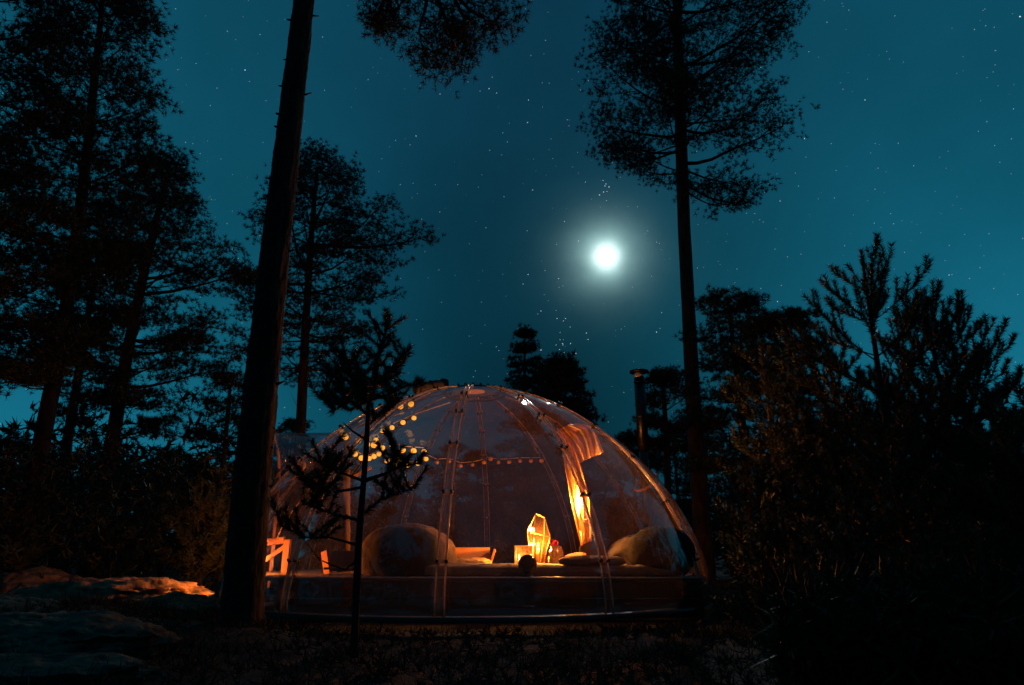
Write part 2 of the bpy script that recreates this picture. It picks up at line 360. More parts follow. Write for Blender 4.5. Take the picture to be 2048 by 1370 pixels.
def pine(trunk, rad, z0, prof, nl, label, group, seed, side=None, pad=.30, tufts=24, nn=15, nl_=(.06, .11), nw=.0115, m='needle', droop=0.0, dead=4, cat='tree', name='pine_tree', skip=None, twigs=True, topz=None, extra=None, gap=.52):
    """trunk: points; prof: table height fraction of crown -> radius; side(az, t) scales it"""
    rs = random.Random(seed); r = np.random.default_rng(seed)
    T = empty(name, trunk[0], label, cat, group)
    trunk_mesh(trunk, rad, seg=56 if rad[0] > .13 and trunk[0].y < 6 else 20, sub=34 if rad[0] > .13 and trunk[0].y < 6 else 6, seed=seed, rough=.075 if rad[0] > .13 and trunk[0].y < 6 else .06).build('trunk', M['bark'], T, True, True)
    zt = topz or trunk[-1].z
    limbs = MB(); C = []; D = []
    def add_pad(c, d, s, k):
        o = np.clip(r.normal(size=(k, 3)), -1.5, 1.5) * np.array((s, s, s * .22)) * .60
        o[:, 2] += s * .12
        C.append(np.array(c)[None] + o); dd = o / (np.linalg.norm(o, axis=1)[:, None] + 1e-9) * .6 + np.array((d.x * .4, d.y * .4, .55))[None]
        D.append(dd / np.linalg.norm(dd, axis=1)[:, None])
    def limb(p, a, Ln, e, leaf=True, thick=1):
        d = Vector((math.cos(a), math.sin(a), 0)); pts = [p.copy()]; q = p.copy(); el = e; st = 7
        a2 = a
        for i in range(st):
            el += rs.uniform(-.16, .16) + (.10 - droop * .22); a2 += rs.uniform(-.2, .2)
            q = q + Vector((math.cos(a2) * math.cos(el), math.sin(a2) * math.cos(el), math.sin(el))) * (Ln / st); pts.append(q.copy())
        r0 = max(.008, Ln * .016) * thick
        limbs.tube(pts, [r0 * (1 - .85 * i / st) for i in range(st + 1)], 5, False)
        if not leaf: return
        ns = max(3, int(Ln * 3.4))
        for j in range(ns):
            t = .28 + .72 * (j + rs.random() * .7) / ns; t = min(t, .999)
            i = int(t * st); c = pts[i].lerp(pts[i + 1], t * st - i)
            sd = a2 + (1 if j % 2 else -1) * rs.uniform(.5, 1.3); l2 = (.16 + .30 * (1 - t)) * Ln * rs.uniform(.6, 1.2) + .08
            e2 = rs.uniform(-.1, .5) - droop * .5
            ep = c + Vector((math.cos(sd) * math.cos(e2), math.sin(sd) * math.cos(e2), math.sin(e2))) * l2
            mid = (c + ep) / 2 + Vector((0, 0, -.04 * l2))
            if twigs: limbs.tube([c, mid, ep], [r0 * .35, r0 * .25, r0 * .1], 3, False)
            add_pad(ep, (ep - c).normalized(), pad * rs.uniform(.7, 1.25), int(tufts * rs.uniform(.6, 1.3)))
            if l2 > .45: add_pad(mid, (ep - c).normalized(), pad * .7, tufts // 2)
        add_pad(pts[-1], d, pad, tufts)
    for i in range(nl):
        nlay = max(3, round((zt - z0) / gap)); lay = i % nlay; t = (lay + .12 + rs.random() * .34) / nlay; z = z0 + (zt - z0) * t; a = i * 2.4 + rs.uniform(-.5, .5)
        Ln = interp(prof, t) * rs.uniform(.62, 1.08) * (side(a, t) if side else 1)
        if Ln < .15 or (skip and skip(a, t)): continue
        e = -.15 + .9 * t ** 1.5 + rs.uniform(-.15, .2) - droop
        limb(path_at(trunk, z), a, Ln, e)
    for i in range(dead):                      # bare dead limbs below the crown
        z = z0 - rs.uniform(.05, .35) * (z0 - trunk[0].z); a = rs.uniform(0, 2 * PI)
        limb(path_at(trunk, z), a, rs.uniform(.3, .9), rs.uniform(-.3, .2), False, .8)
    if extra:
        for (z, a, Ln, e) in extra: limb(path_at(trunk, z), a, Ln, e, True, 1.3)
    add_pad(trunk[-1], Vector((0, 0, 1)), pad, tufts)
    if limbs.v: tag(limbs.build('branches', M['bark'], T, True, True), kind='stuff')
    C = np.concatenate(C); D = np.concatenate(D)
    V = scatter_tris(C, D, nn, nl_, nw, .62, r)
    tag(link('crown', np_mesh(V, np.arange(len(V)).reshape(-1, 3)), M[m], T, world=True), kind='stuff')
    return T
def pxtrunk(pts, Y, foot=True, ztop=None):
    P = [at(x, y, Y) for x, y, _ in pts]; Rr = [wd / 2 * pxm(Y, y) for x, y, wd in pts]
    if foot:
        d = (P[1] - P[0]); g = gz(P[0].x, P[0].y) - .1
        q = P[0] + d * ((g - P[0].z) / d.z); 
        if q.z < P[0].z - .05: P.insert(0, q); Rr.insert(0, Rr[0] * 1.12)
    if ztop:
        d = P[-1] - P[-2]; q = P[-1] + d * ((ztop - P[-1].z) / d.z); P.append(q); Rr.append(max(.02, Rr[-1] * .35))
    return P, Rr
GF = 'pines standing round the dome'
# the big trunk in front, its crown far above the frame
P, Rr = pxtrunk([(484, 1215, 78), (501, 1000, 73), (529, 700, 62), (551, 500, 55), (574, 300, 49), (608, 0, 39)], 5.0, ztop=11)
pine(P, Rr, 7.2, [(0, 1.6), (.5, 2.0), (1, .4)], 20, 'massive leaning pine trunk in the foreground, crossing the left of the dome', GF, 11, dead=0, pad=.3,
     skip=lambda a, t: False)
def stubs():
    T0 = [o for o in col.objects if o.get('label', '').startswith('massive')][0]; r = random.Random(3); mb = MB()
    for k in range(15):
        z = r.uniform(.9, 5.8); c = path_at(P, z); a = r.choice((r.uniform(-.6, .6), PI + r.uniform(-.6, .6))); d = Vector((math.cos(a), math.sin(a) * .5, r.uniform(-.2, .5))); rr = .115 - .008 * z
        mb.tube([c + d * rr * .8, c + d * (rr + r.uniform(.01, .05)), c + d * (rr + r.uniform(.03, .11))], [.014, .010, .004], 6)
    tag(mb.build('branch_stubs', M['bark'], T0, True, True), kind='stuff')
stubs()
# hanging bough at the top middle belongs to a pine whose stem rises just out of frame
P, Rr = [Vector((.2, 7.2, gz(.2, 7.2)))] * 0, []
def side_r(lo, hi, k): return lambda a, t: 1
P, Rr = pxtrunk([(1404, 1050, 36), (1386, 800, 30), (1378, 640, 27), (1368, 450, 25), (1361, 250, 23), (1355, 60, 19)], 13.0, ztop=17)
pine(P, Rr, 8.6, [(0, 1.8), (.15, 2.5), (.45, 2.85), (.8, 2.2), (1, .6)], 76, 'tall slender pine right of the moon, broad crown high above a bare trunk', GF, 12,
     side=lambda a, t: (1.0 if math.cos(a) > 0 else .80), pad=.36, tufts=30, dead=0,
     extra=[(8.4, .05, 1.7, -.35), (8.3, .2, 1.2, -.9), (8.9, .0, 2.2, -.3), (9.6, 3.1, 1.9, -.1), (9.2, PI, 1.8, -.3)])
# pine behind the big trunk
P, Rr = pxtrunk([(596, 1000, 24), (600, 880, 21), (612, 640, 16), (622, 480, 12), (634, 335, 6)], 13.5)
pine(P, Rr, 4.3, [(0, 1.3), (.25, 1.8), (.5, 2.0), (.72, 1.45), (1, .55)], 62, 'full crowned pine directly behind the big foreground trunk', GF, 13, pad=.30, tufts=24,
     extra=[(7.2, .12, 2.5, .1), (6.3, PI, 2.0, .0), (5.2, .4, 1.5, -.2), (7.1, .0, 1.9, .25)])
# bent pine at left
P, Rr = pxtrunk([(190, 1060, 32), (222, 900, 27), (250, 730, 23), (285, 560, 17), (310, 450, 13), (338, 330, 6)], 11.5)
pine(P, Rr, 2.6, [(0, 1.0), (.25, 1.45), (.55, 1.35), (.8, .85), (1, .35)], 66, 'leaning pine second from the left edge, its crown down to the undergrowth', GF, 14, pad=.28, tufts=26,
     extra=[(5.3, .05, 1.9, .05), (4.2, .1, 1.8, -.05), (3.6, .0, 1.7, -.05), (5.6, .1, 1.6, .15)])
# large dark mass at the left edge
P, Rr = pxtrunk([(70, 960, 34), (95, 820, 30), (120, 700, 27), (150, 500, 22), (175, 300, 18), (190, 150, 14)], 9.0, ztop=10.5)
pine(P, Rr, 2.9, [(0, .8), (.2, 1.05), (.5, 1.1), (.75, .95), (1, .35)], 92, 'huge dark pine filling the upper left corner', GF, 15, pad=.32, tufts=28, side=lambda a, t: 1 if math.cos(a) > 0 else 1.3, dead=2)
P, Rr = pxtrunk([(-120, 900, 40), (-90, 600, 34), (-60, 300, 28), (-40, 0, 22)], 7.5, ztop=10)
pine(P, Rr, 2.6, [(0, 1.2), (.5, 1.5), (1, .6)], 75, 'dense pine whose branches reach in from beyond the left edge', GF, 16, pad=.3, tufts=30, dead=2)
P, Rr = pxtrunk([(118, 1020, 22), (135, 880, 19), (152, 780, 16), (175, 640, 12)], 12.5, ztop=7.4)
pine(P, Rr, 3.4, [(0, .8), (.5, 1.1), (1, .4)], 40, 'thin leaning pine between the two large pines at left', GF, 17, pad=.28)
# top middle hanging boughs: a pine standing behind the dome to the right, leaning in overhead
P = [Vector((-.55, 9.9 + 1.2, .3)), Vector((-.6, 11.1, 4)), Vector((-.6, 11.0, 8))]
# (its trunk would cross the sky, so the boughs come from the big foreground pine instead)
def bough():
    T0 = [o for o in col.objects if o.get('label', '').startswith('massive')][0]
    r = np.random.default_rng(5); rs = random.Random(5); mb = MB(); C = []; D = []
    def run(pts, r0, k=16, s=.13):
        n = len(pts); mb.tube(pts, [r0 * (1 - .8 * i / (n - 1)) for i in range(n)], 6, False)
        for a, b in zip(pts[1:], pts[2:] + [pts[-1]]):
            for j in range(3):
                c = a.lerp(b, rs.random()); e = c + Vector((rs.uniform(-.2, .2), rs.uniform(-.3, .3), rs.uniform(-.16, .10)))
                mb.tube([c, (c + e) / 2 + Vector((0, 0, .03)), e], [.010, .007, .004], 4, False)
                for c2, kk in ((e, 26), ((c + e) / 2, 9)):
                    o = np.clip(r.normal(size=(kk, 3)), -1.4, 1.4) * np.array((s, s, s * .62)); C.append(np.array(c2)[None] + o)
                    d = o + np.array((0, 0, .05)); D.append(d / np.linalg.norm(d, axis=1)[:, None])
    Y = 5.6
    root = at(625, -420, 5.0)
    b0 = [root, at(730, -300, 5.3), at(800, -150, 5.5), at(850, -60, Y), at(880, 10, Y), at(900, 60, Y), at(908, 100, Y)]
    run(b0, .045)
    run([at(850, -60, Y), at(900, -20, Y), at(940, 20, Y + .1), at(965, 35, Y + .1), at(985, 50, Y + .1)], .03)
    run([at(800, -150, 5.5), at(790, -60, 5.6), at(770, 0, 5.6), at(755, 25, 5.6), at(745, 50, 5.6)], .022, s=.09)
    run([at(860, -40, Y), at(850, 20, Y - .1), at(838, 60, Y - .1), at(845, 100, Y - .1)], .022, s=.10)
    run([at(870, -90, Y), at(830, -30, Y), at(800, 10, Y), at(790, 30, Y)], .022)
    run([at(900, -20, Y), at(930, 40, Y), at(925, 70, Y), at(932, 95, Y)], .022, s=.10)
    tag(mb.build('bough', M['bark'], T0, True, True), 'bough hanging into the sky at the top middle')
    V = scatter_tris(np.concatenate(C), np.concatenate(D), 11, (.04, .085), .007, .6, r)
    tag(link('foliage', np_mesh(V, np.arange(len(V)).reshape(-1, 3)), M['needle'], T0, world=True), kind='stuff')
bough()
# right of the dome, mid distance
P, Rr = pxtrunk([(1500, 1080, 20), (1490, 900, 18), (1475, 760, 13), (1455, 595, 6)], 12.0)
pine(P, Rr, 2.2, [(0, .9), (.4, 1.0), (.75, .72), (1, .3)], 46, 'wind swept pine just right of the tall slender trunk', GF, 21, pad=.26, droop=.12)
P, Rr = pxtrunk([(1580, 1080, 20), (1572, 900, 17), (1560, 760, 12), (1548, 630, 6)], 10.5)
pine(P, Rr, 1.9, [(0, .9), (.4, .85), (.75, .58), (1, .28)], 46, 'dense pine between the wind swept pine and the young pine at right', GF, 22, pad=.26, droop=.08)
P, Rr = pxtrunk([(1338, 1060, 15), (1334, 900, 13), (1328, 800, 9), (1324, 752, 5)], 16.0)
pine(P, Rr, 3.0, [(0, .9), (.5, .95), (1, .4)], 34, 'small pine standing behind the black flue pipe', GF, 23, pad=.28, side=lambda a, t: .55 if math.cos(a) < 0 else 1.15)
P, Rr = pxtrunk([(440, 1040, 13), (446, 940, 11), (455, 830, 8), (463, 750, 5)], 12.0)
pine(P, Rr, 2.0, [(0, .55), (.5, .65), (1, .3)], 34, 'narrow pine close to the left side of the big trunk', GF, 24, pad=.22, tufts=12)
# beyond the dome
P, Rr = pxtrunk([(1052, 1060, 12), (1050, 850, 8), (1049, 655, 3)], 22.0)
pine(P, Rr, 2.4, [(0, 1.3), (.3, 1.1), (.7, .62), (1, .12)], 80, 'pointed spruce rising behind the top of the dome', 'far trees beyond the dome', 31, pad=.20, tufts=10, m='needle_dark', droop=.25, name='spruce_tree', dead=0, nl_=(.08, .16), nw=.02)
P, Rr = pxtrunk([(1118, 1060, 14), (1118, 860, 10), (1118, 740, 5)], 20.0)
pine(P, Rr, 3.0, [(0, 1.0), (.4, 1.25), (.75, .95), (1, .5)], 52, 'round topped pine beside the pointed spruce behind the dome', 'far trees beyond the dome', 32, pad=.34, dead=0, nl_=(.09, .17), nw=.022)
FARL = ['short pine far behind the {} of the dome', ]
spots = [(590, 845, 24, 'left shoulder'), (672, 700, 19, 'lights at the left'), (735, 800, 20, 'string of lit bulbs'), (800, 905, 26, 'lit bulbs, seen through the clear panels'), (852, 800, 21, 'rolled shade'),
         (905, 890, 27, 'hub, seen through the middle panels'), (955, 905, 23, 'middle seam, seen through the panels'), (1010, 930, 25, 'right of the middle seam'), (1080, 915, 22, 'lanterns'),
         (1150, 940, 26, 'gold reflection sheet'), (1215, 900, 24, 'right shoulder'), (1262, 870, 20, 'flue collar'), (1345, 850, 21, 'right edge'), (1415, 840, 18, 'tall slender trunk'), (1640, 880, 19, 'young pines at right'),
         (1760, 850, 17, 'forked young pine'), (1900, 860, 18, 'right hand thicket'), (2030, 930, 19, 'right frame edge'), (20, 880, 16, 'left frame edge'), (110, 940, 15, 'thicket at far left'),
         (255, 930, 15, 'leaning pine'), (345, 900, 17, 'leaning pine crown'), (398, 960, 14, 'narrow pine')]
for i, (x, y, Y, s) in enumerate(spots):
    top = at(x, y, Y); base = Vector((top.x + random.uniform(-.3, .3), Y, gz(top.x, Y) - .1)); h = top.z - base.z
    if i in (1, 2, 4): continue
    words_ = ['short dark pine behind the ', 'small ragged pine behind the ', 'low bushy pine behind the '][i % 3]
    if s in ('left frame edge', 'right frame edge'): words_ = 'dark pine close to the '
    pine([base, base.lerp(top, .5) + Vector((random.uniform(-.1, .1), 0, 0)), top], [h * .014 + .02, h * .010 + .012, .012], base.z + h * (.22 + .2 * random.random()),
         [(0, h * .20), (.35, h * .24), (.75, h * .15), (1, h * .05)], int(16 + h * 5), words_ + s, 'far trees beyond the dome', 100 + i, pad=.22 + .012 * h, tufts=17, nn=9,
         nl_=(.08, .14), nw=.019, dead=2, twigs=False)

def young_pine(base, H, spread, label, seed, lean=(0, 0), dens=680, nlen=(.035, .058), nw=.0065, whorl=.30, group='young pines in the foreground', bare=0.04, foot=None, upk=1.0, trunk_r=None):
    rs = random.Random(seed); r = np.random.default_rng(seed); base = Vector(base)
    T = empty('young_pine', base, label, 'tree', group)
    stem = MB(); br = MB(); NC = []; ND = []
    tr = trunk_r or (.012 + H * .011)
    ctl = foot or [base, base + Vector((lean[0] * .5, lean[1] * .5, H * .5)), base + Vector((lean[0], lean[1], H))]
    fine = [path_at(ctl, base.z + H * i / 14) for i in range(15)]
    stem.tube(fine, [tr * (1 - .82 * i / 14) for i in range(15)], 10)
    def needles(a, b, dn=1.0, ln=1.0):
        d = (b - a); Ln = d.length
        k = max(3, int(Ln * dens * dn)); t = r.random((k, 1)); A = np.array(a); dv = np.array(d)
        C = A[None] + dv[None] * t; u = dv / (Ln + 1e-9)
        n = r.normal(size=(k, 3)); n -= (n @ u)[:, None] * u[None]; n /= np.linalg.norm(n, axis=1)[:, None]
        dd = n * r.uniform(.55, 1.0, (k, 1)) + u[None] * r.uniform(.35, 1.1, (k, 1)); dd /= np.linalg.norm(dd, axis=1)[:, None]
        Ls = r.uniform(nlen[0], nlen[1], (k, 1)) * ln; s = np.cross(dd, r.normal(size=(k, 3))); s /= np.linalg.norm(s, axis=1)[:, None]
        NC.append(np.stack([C - s * nw / 2, C + s * nw / 2, C + dd * Ls], 1).reshape(-1, 3))
    def shoot(p, a, e, Ln, depth):
        st = 5; q = p.copy(); pts = [q.copy()]; el = e
        for i in range(st):
            el += ((.95 if depth == 0 else 1.28) * upk - el) * (.13 if depth == 0 else .40) + rs.uniform(-.08, .08); a += rs.uniform(-.12, .12)
            q = q + Vector((math.cos(a) * math.cos(el), math.sin(a) * math.cos(el), math.sin(el))) * Ln / st; pts.append(q.copy())
        br.tube(pts, [.002 + Ln * .0065 * (1 - i / st) for i in range(st + 1)], 4, False)
        s0 = 0 if depth else 1 + int(Ln > .7)
        for i in range(s0, st): needles(pts[i], pts[i + 1], 1.0 if i > s0 else .6)
        if depth < 2 and Ln > .28:
            k = 2 if depth else int(3 + Ln * 5)
            for j in range(k):
                t = .35 + .6 * j / k + rs.uniform(0, .06); i = int(t * st); c = pts[i].lerp(pts[min(i + 1, st)], t * st - i)
                shoot(c, a + (1 if j % 2 else -1) * rs.uniform(.5, 1.0), el * .5 + .1, Ln * rs.uniform(.30, .48) * (1.15 - t * .5), depth + 1)
            for j in range(2):                 # cluster of buds at the tip
                shoot(pts[-1], a + rs.uniform(-1.2, 1.2), el - rs.uniform(.1, .6), min(.14, Ln * .3), 2)
    z = base.z + H; top = z; lead = .36
    needles(path_at(ctl, z - lead * 1.1), path_at(ctl, z), 1.6, .9)
    z -= lead; i = 0
    while z > base.z + H * bare:
        d = top - z; Ln0 = min(spread, .16 + d * .50) 
        for k in range(5 + (i % 2)):
            a = k * 2 * PI / 5.5 + i * 1.1 + rs.uniform(-.3, .3); Ln = Ln0 * rs.uniform(.7, 1.1)
            shoot(path_at(ctl, z + rs.uniform(-.03, .03)), a, max(.12, .80 - d * .28) + rs.uniform(-.12, .12), Ln, 0)
        needles(path_at(ctl, z - whorl * .9), path_at(ctl, z), .5)
        z -= whorl * rs.uniform(.85, 1.15); i += 1
    stem.build('trunk', M['bark'], T, True, True)
    tag(br.build('branches', M['twig'], T, False, True), kind='stuff')
    V = np.concatenate(NC); tag(link('crown', np_mesh(V, np.arange(len(V)).reshape(-1, 3)), M['needle_young'], T, world=True), kind='stuff')
    return T
def yp(px, py, Y, spread, label, seed, lean=0, **k):
    t = at(px, py, Y); g = gz(t.x, Y) - .05
    return young_pine((t.x - lean, Y, g), t.z - g, spread, label, seed, (lean, 0), **k)
yp(1722, 500, 5.2, .86, 'tall young pine with a star-like top, right of the dome', 41, .05)
yp(1842, 590, 5.6, .80, 'young pine with a single upright shoot behind the star-topped one', 42, -.08)
yp(1890, 620, 5.4, .70, 'young pine with a forked tip, third from the right edge', 43)
yp(1522, 680, 6.4, .58, 'slim young pine in front of the dense mid distance pines', 44)
yp(1970, 775, 4.8, .75, 'short young pine near the right edge with one thin candle', 45)
yp(1610, 830, 5.6, .62, 'bushy low pine in front of the dense pine, right of the dome', 46)
yp(1512, 930, 5.5, .42, 'lowest young pine, just beyond the right foot of the dome', 47, .05)
yp(2075, 760, 3.9, .85, 'blurred young pine cut off by the right edge', 48, -.05)
yp(1780, 900, 4.3, .80, 'shadowy young pine in the lower right foreground', 49)
yp(1960, 1050, 3.6, .75, 'dark pine sapling in the bottom right corner', 50)
yp(1590, 1090, 4.4, .45, 'dark knee-high pine sapling beside the metal foot of the dome', 51)
yp(1655, 690, 5.9, .7, 'young pine crowding the left side of the star-topped pine', 61)
yp(1765, 735, 6.3, .85, 'half hidden young pine close behind the star-topped pine', 62)
yp(1935, 850, 5.1, .8, 'rounded young pine under the forked one at right', 63)
yp(1690, 1000, 4.0, .65, 'near black pine sapling low in front of the star-topped pine', 64)
yp(1850, 1080, 3.4, .60, 'closest pine sapling at the lower right', 65)
yp(70, 900, 10.5, .8, 'young pine in the thicket at the left edge', 52, dens=220, nlen=(.06, .1), nw=.010)
yp(165, 960, 9.8, .8, 'young pine in front of the leaning pine trunk', 53, dens=220, nlen=(.06, .1), nw=.010)
yp(425, 965, 9.2, .55, 'yellow lit young pine touching the left side of the big trunk', 54, dens=260, nlen=(.06, .1), nw=.009)
yp(300, 1000, 10.0, .9, 'dark young pine in the gap left of the yellow lit one', 55, dens=220, nlen=(.06, .1), nw=.010)
yp(15, 1000, 8.5, .9, 'shadowy young pine low at the left edge', 56, dens=220, nlen=(.06, .1), nw=.009)
yp(235, 1050, 8.9, .7, 'low dark pine bush above the orange lit ledge', 57, dens=240, nlen=(.06, .1), nw=.009)
# sapling in front of the dome
S = [at(712, 1235, 4.4), at(718, 1080, 4.4), at(732, 900, 4.4), at(738, 800, 4.4), at(752, 720, 4.4), at(780, 640, 4.4)]
def sapling():
    base = S[0].copy(); base.z = gz(base.x, base.y) - .04
    rs = random.Random(9); r = np.random.default_rng(9)
    T = empty('young_pine', base, 'thin crooked pine sapling standing in front of the lit bulbs', 'tree', 'young pines in the foreground')
    pts = [base] + S[1:]
    MB().tube([pts[i].lerp(pts[i + 1], k / 4) for i in range(len(pts) - 1) for k in range(4)] + [pts[-1]],
              [max(.007, .025 - .0009 * i) for i in range(len(pts) * 4 - 3)], 10, True, .08).build('trunk', M['bark'], T, True, True)
    br = MB(); NC = []
    def needles(a, b, dn=750, ln=(.03, .06)):
        d = np.array(b - a); Ln = np.linalg.norm(d); k = int(Ln * dn) + 3; t = r.random((k, 1)); C = np.array(a)[None] + d[None] * t; u = d / Ln
        n = r.normal(size=(k, 3)); n -= (n @ u)[:, None] * u[None]; n /= np.linalg.norm(n, axis=1)[:, None]
        dd = n * r.uniform(.5, 1, (k, 1)) + u[None] * r.uniform(.4, 1.2, (k, 1)); dd /= np.linalg.norm(dd, axis=1)[:, None]
        s = np.cross(dd, r.normal(size=(k, 3))); s /= np.linalg.norm(s, axis=1)[:, None]
        NC.append(np.stack([C - s * .003, C + s * .003, C + dd * r.uniform(*ln, (k, 1))], 1).reshape(-1, 3))
    def twig(pp, needle_from=.4, th=.010, kids=5, kl=.16, up=.1):
        kids = int(kids * 1.6); kl *= 1.15; needle_from = max(0, needle_from - .12) if needle_from < 1 else needle_from
        br.tube(pp, [th * (1 - .75 * i / (len(pp) - 1)) for i in range(len(pp))], 6, False)
        n = len(pp) - 1
        for i in range(n):
            if (i + 1) / n > needle_from: needles(pp[i], pp[i + 1])
        for j in range(kids):
            t = needle_from + (1 - needle_from) * (j + .4) / kids; i = min(n - 1, int(t * n)); c = pp[i].lerp(pp[i + 1], t * n - i)
            a = rs.uniform(0, 2 * PI); e = c + Vector((math.cos(a) * kl, math.sin(a) * kl * .8, rs.uniform(-.02, kl * .8) + up)) * rs.uniform(.6, 1.1)
            br.tube([c, e], [.005, .003], 4, False); needles(c, e, 900)
    Y = 4.4
    def pth(*q): return [at(x, y, Y + (q[0][0] - x) * dy) for (x, y) in q for dy in [rs.uniform(-.002, .002)]]
    twig([S[4], at(766, 680, Y), S[5]], 0, .012, 7, .12)                         # leader
    twig([S[4], at(790, 745, Y), at(812, 700, Y)], .1, .008, 6, .10)
    twig([S[3], at(775, 790, Y + .1), at(815, 770, Y + .15), at(838, 765, Y + .2)], .2, .010, 8, .11, 0)
    twig([S[3], at(700, 790, Y), at(672, 760, Y), at(660, 735, Y)], .2, .010, 9, .15)
    twig([S[3], at(705, 760, Y - .2), at(690, 715, Y - .3)], .2, .010, 9, .15)
    twig([S[3], at(745, 770, Y - .3), at(770, 770, Y - .5)], .1, .010, 9, .15)
    twig([S[3], at(700, 820, Y + .2), at(655, 800, Y + .4), at(640, 790, Y + .4)], .3, .010, 8, .14)
    twig([at(736, 830, Y), at(700, 800, Y - .2), at(665, 825, Y - .3)], .3, .009, 8, .13)
    twig([at(736, 850, Y), at(765, 825, Y + .2), at(800, 800, Y + .3)], .3, .009, 8, .12)
    twig([at(733, 880, Y), at(705, 862, Y), at(686, 845, Y)], 1.1, .009, 0)
    twig([at(722, 960, Y), at(690, 948, Y), at(655, 935, Y + .1), at(640, 925, Y + .1)], .55, .010, 7, .12)
    twig([at(722, 975, Y), at(665, 985, Y), at(625, 975, Y), at(605, 962, Y)], .5, .010, 8, .13)
    twig([at(724, 965, Y), at(765, 950, Y), at(800, 935, Y + .1), at(840, 925, Y + .1)], .55, .010, 6, .10)
    twig([at(726, 960, Y), at(775, 945, Y - .1), at(790, 915, Y - .1), at(790, 885, Y - .1)], .7, .008, 4, .07)
    twig([at(718, 1040, Y), at(670, 1030, Y), at(630, 1015, Y), at(605, 1005, Y)], .45, .009, 6, .12)
    twig([at(718, 1035, Y), at(760, 1000, Y + .1), at(800, 985, Y + .2), at(830, 975, Y + .2)], .45, .008, 6, .12)
    twig([at(716, 1090, Y), at(660, 1075, Y), at(610, 1075, Y - .1), at(560, 1050, Y - .1)], .5, .008, 6, .14)
    twig([at(715, 1120, Y), at(690, 1140, Y), at(640, 1120, Y - .1), at(600, 1070, Y - .2)], 1.1, .008, 0)
    br2 = br.build('branches', M['twig'], T, False, True); tag(br2, kind='stuff')
    V = np.concatenate(NC); tag(link('crown', np_mesh(V, np.arange(len(V)).reshape(-1, 3)), M['needle_young'], T, world=True), kind='stuff')
sapling()

# the wood beyond: one dark mass of undergrowth and distant trees
def far_forest():
    r = np.random.default_rng(77); C = []
    for i in range(15000):
        a = r.uniform(-1.0, 1.0); dd = r.uniform(20, 46); x, y = dd * math.sin(a), dd * math.cos(a)
        hh = 2.6 + 2.3 * mnoise.noise(Vector((x * .30, y * .30, 5))) + 1.6 * mnoise.noise(Vector((x * 1.1, y * 1.1, 8))) + .9 * min(1, abs(a - .05) * 2)
        hh *= .45 + dd / 70 + (.22 if abs(a - .0) > .3 else -.32)
        C.append((x, y, gz(x, y) + abs(hh) * r.random() ** .7))
    C = np.array(C); V = scatter_tris(C, np.tile((0, 0, 1.), (len(C), 1)), 8, (.15, .42), .10, .85, r)
    tag(link('far_forest', np_mesh(V, np.arange(len(V)).reshape(-1, 3)), M['needle_dark']), 'dark distant wood closing the horizon behind everything', 'forest', kind='stuff')
    C = []
    for i in range(9000):
        a = r.uniform(-.95, -.22); dd = r.uniform(9.5, 20); x, y = dd * math.sin(a), dd * math.cos(a)
        hh = .8 + .09 * dd + .8 * mnoise.noise(Vector((x * .7, y * .7, 3))); C.append((x, y, gz(x, y) + abs(hh) * r.random() ** .8))
    for i in range(8000):
        a = r.uniform(.30, .95); dd = r.uniform(7.5, 20); x, y = dd * math.sin(a), dd * math.cos(a)
        hh = .25 + .06 * dd + .6 * mnoise.noise(Vector((x * .7, y * .7, 3))); C.append((x, y, gz(x, y) + abs(hh) * r.random() ** .8))
    for i in range(9000):
        a = r.uniform(.20, .80); dd = r.uniform(3.3, 7.5); x, y = dd * math.sin(a), dd * math.cos(a)
        if x < 1.2 + (y - 3.3) * .42: continue
        hh = .10 + .07 * dd + .25 * mnoise.noise(Vector((x * 1.3, y * 1.3, 3))); C.append((x, y, gz(x, y) + abs(hh) * r.random() ** .8))
    C = np.array(C); V = scatter_tris(C, np.tile((0, 0, 1.), (len(C), 1)), 12, (.07, .17), .022, .8, r)
    tag(link('undergrowth', np_mesh(V, np.arange(len(V)).reshape(-1, 3)), M['needle']), 'tangled dark undergrowth between the pines on both sides of the dome', 'undergrowth', kind='stuff')
far_forest()
def near_wood():                            # the same wood goes on behind the photographer
    r = np.random.default_rng(88); C = []
    for i in range(16000):
        a = r.uniform(1.15, 2 * PI - 1.15); dd = r.uniform(9, 24); x, y = dd * math.sin(a), dd * math.cos(a)
        hh = 7.0 + .38 * dd + 4 * mnoise.noise(Vector((x * .25, y * .25, 15))) + 2 * mnoise.noise(Vector((x * .9, y * .9, 18)))
        C.append((x, y, gz(x, y) + abs(hh) * r.random() ** .75))
    C = np.array(C); V = scatter_tris(C, np.tile((0, 0, 1.), (len(C), 1)), 9, (.20, .50), .13, .85, r)
    tag(link('surrounding_forest', np_mesh(V, np.arange(len(V)).reshape(-1, 3)), M['needle_dark']), 'dark pine wood standing round the clearing on the near side', 'forest', kind='stuff')
near_wood()

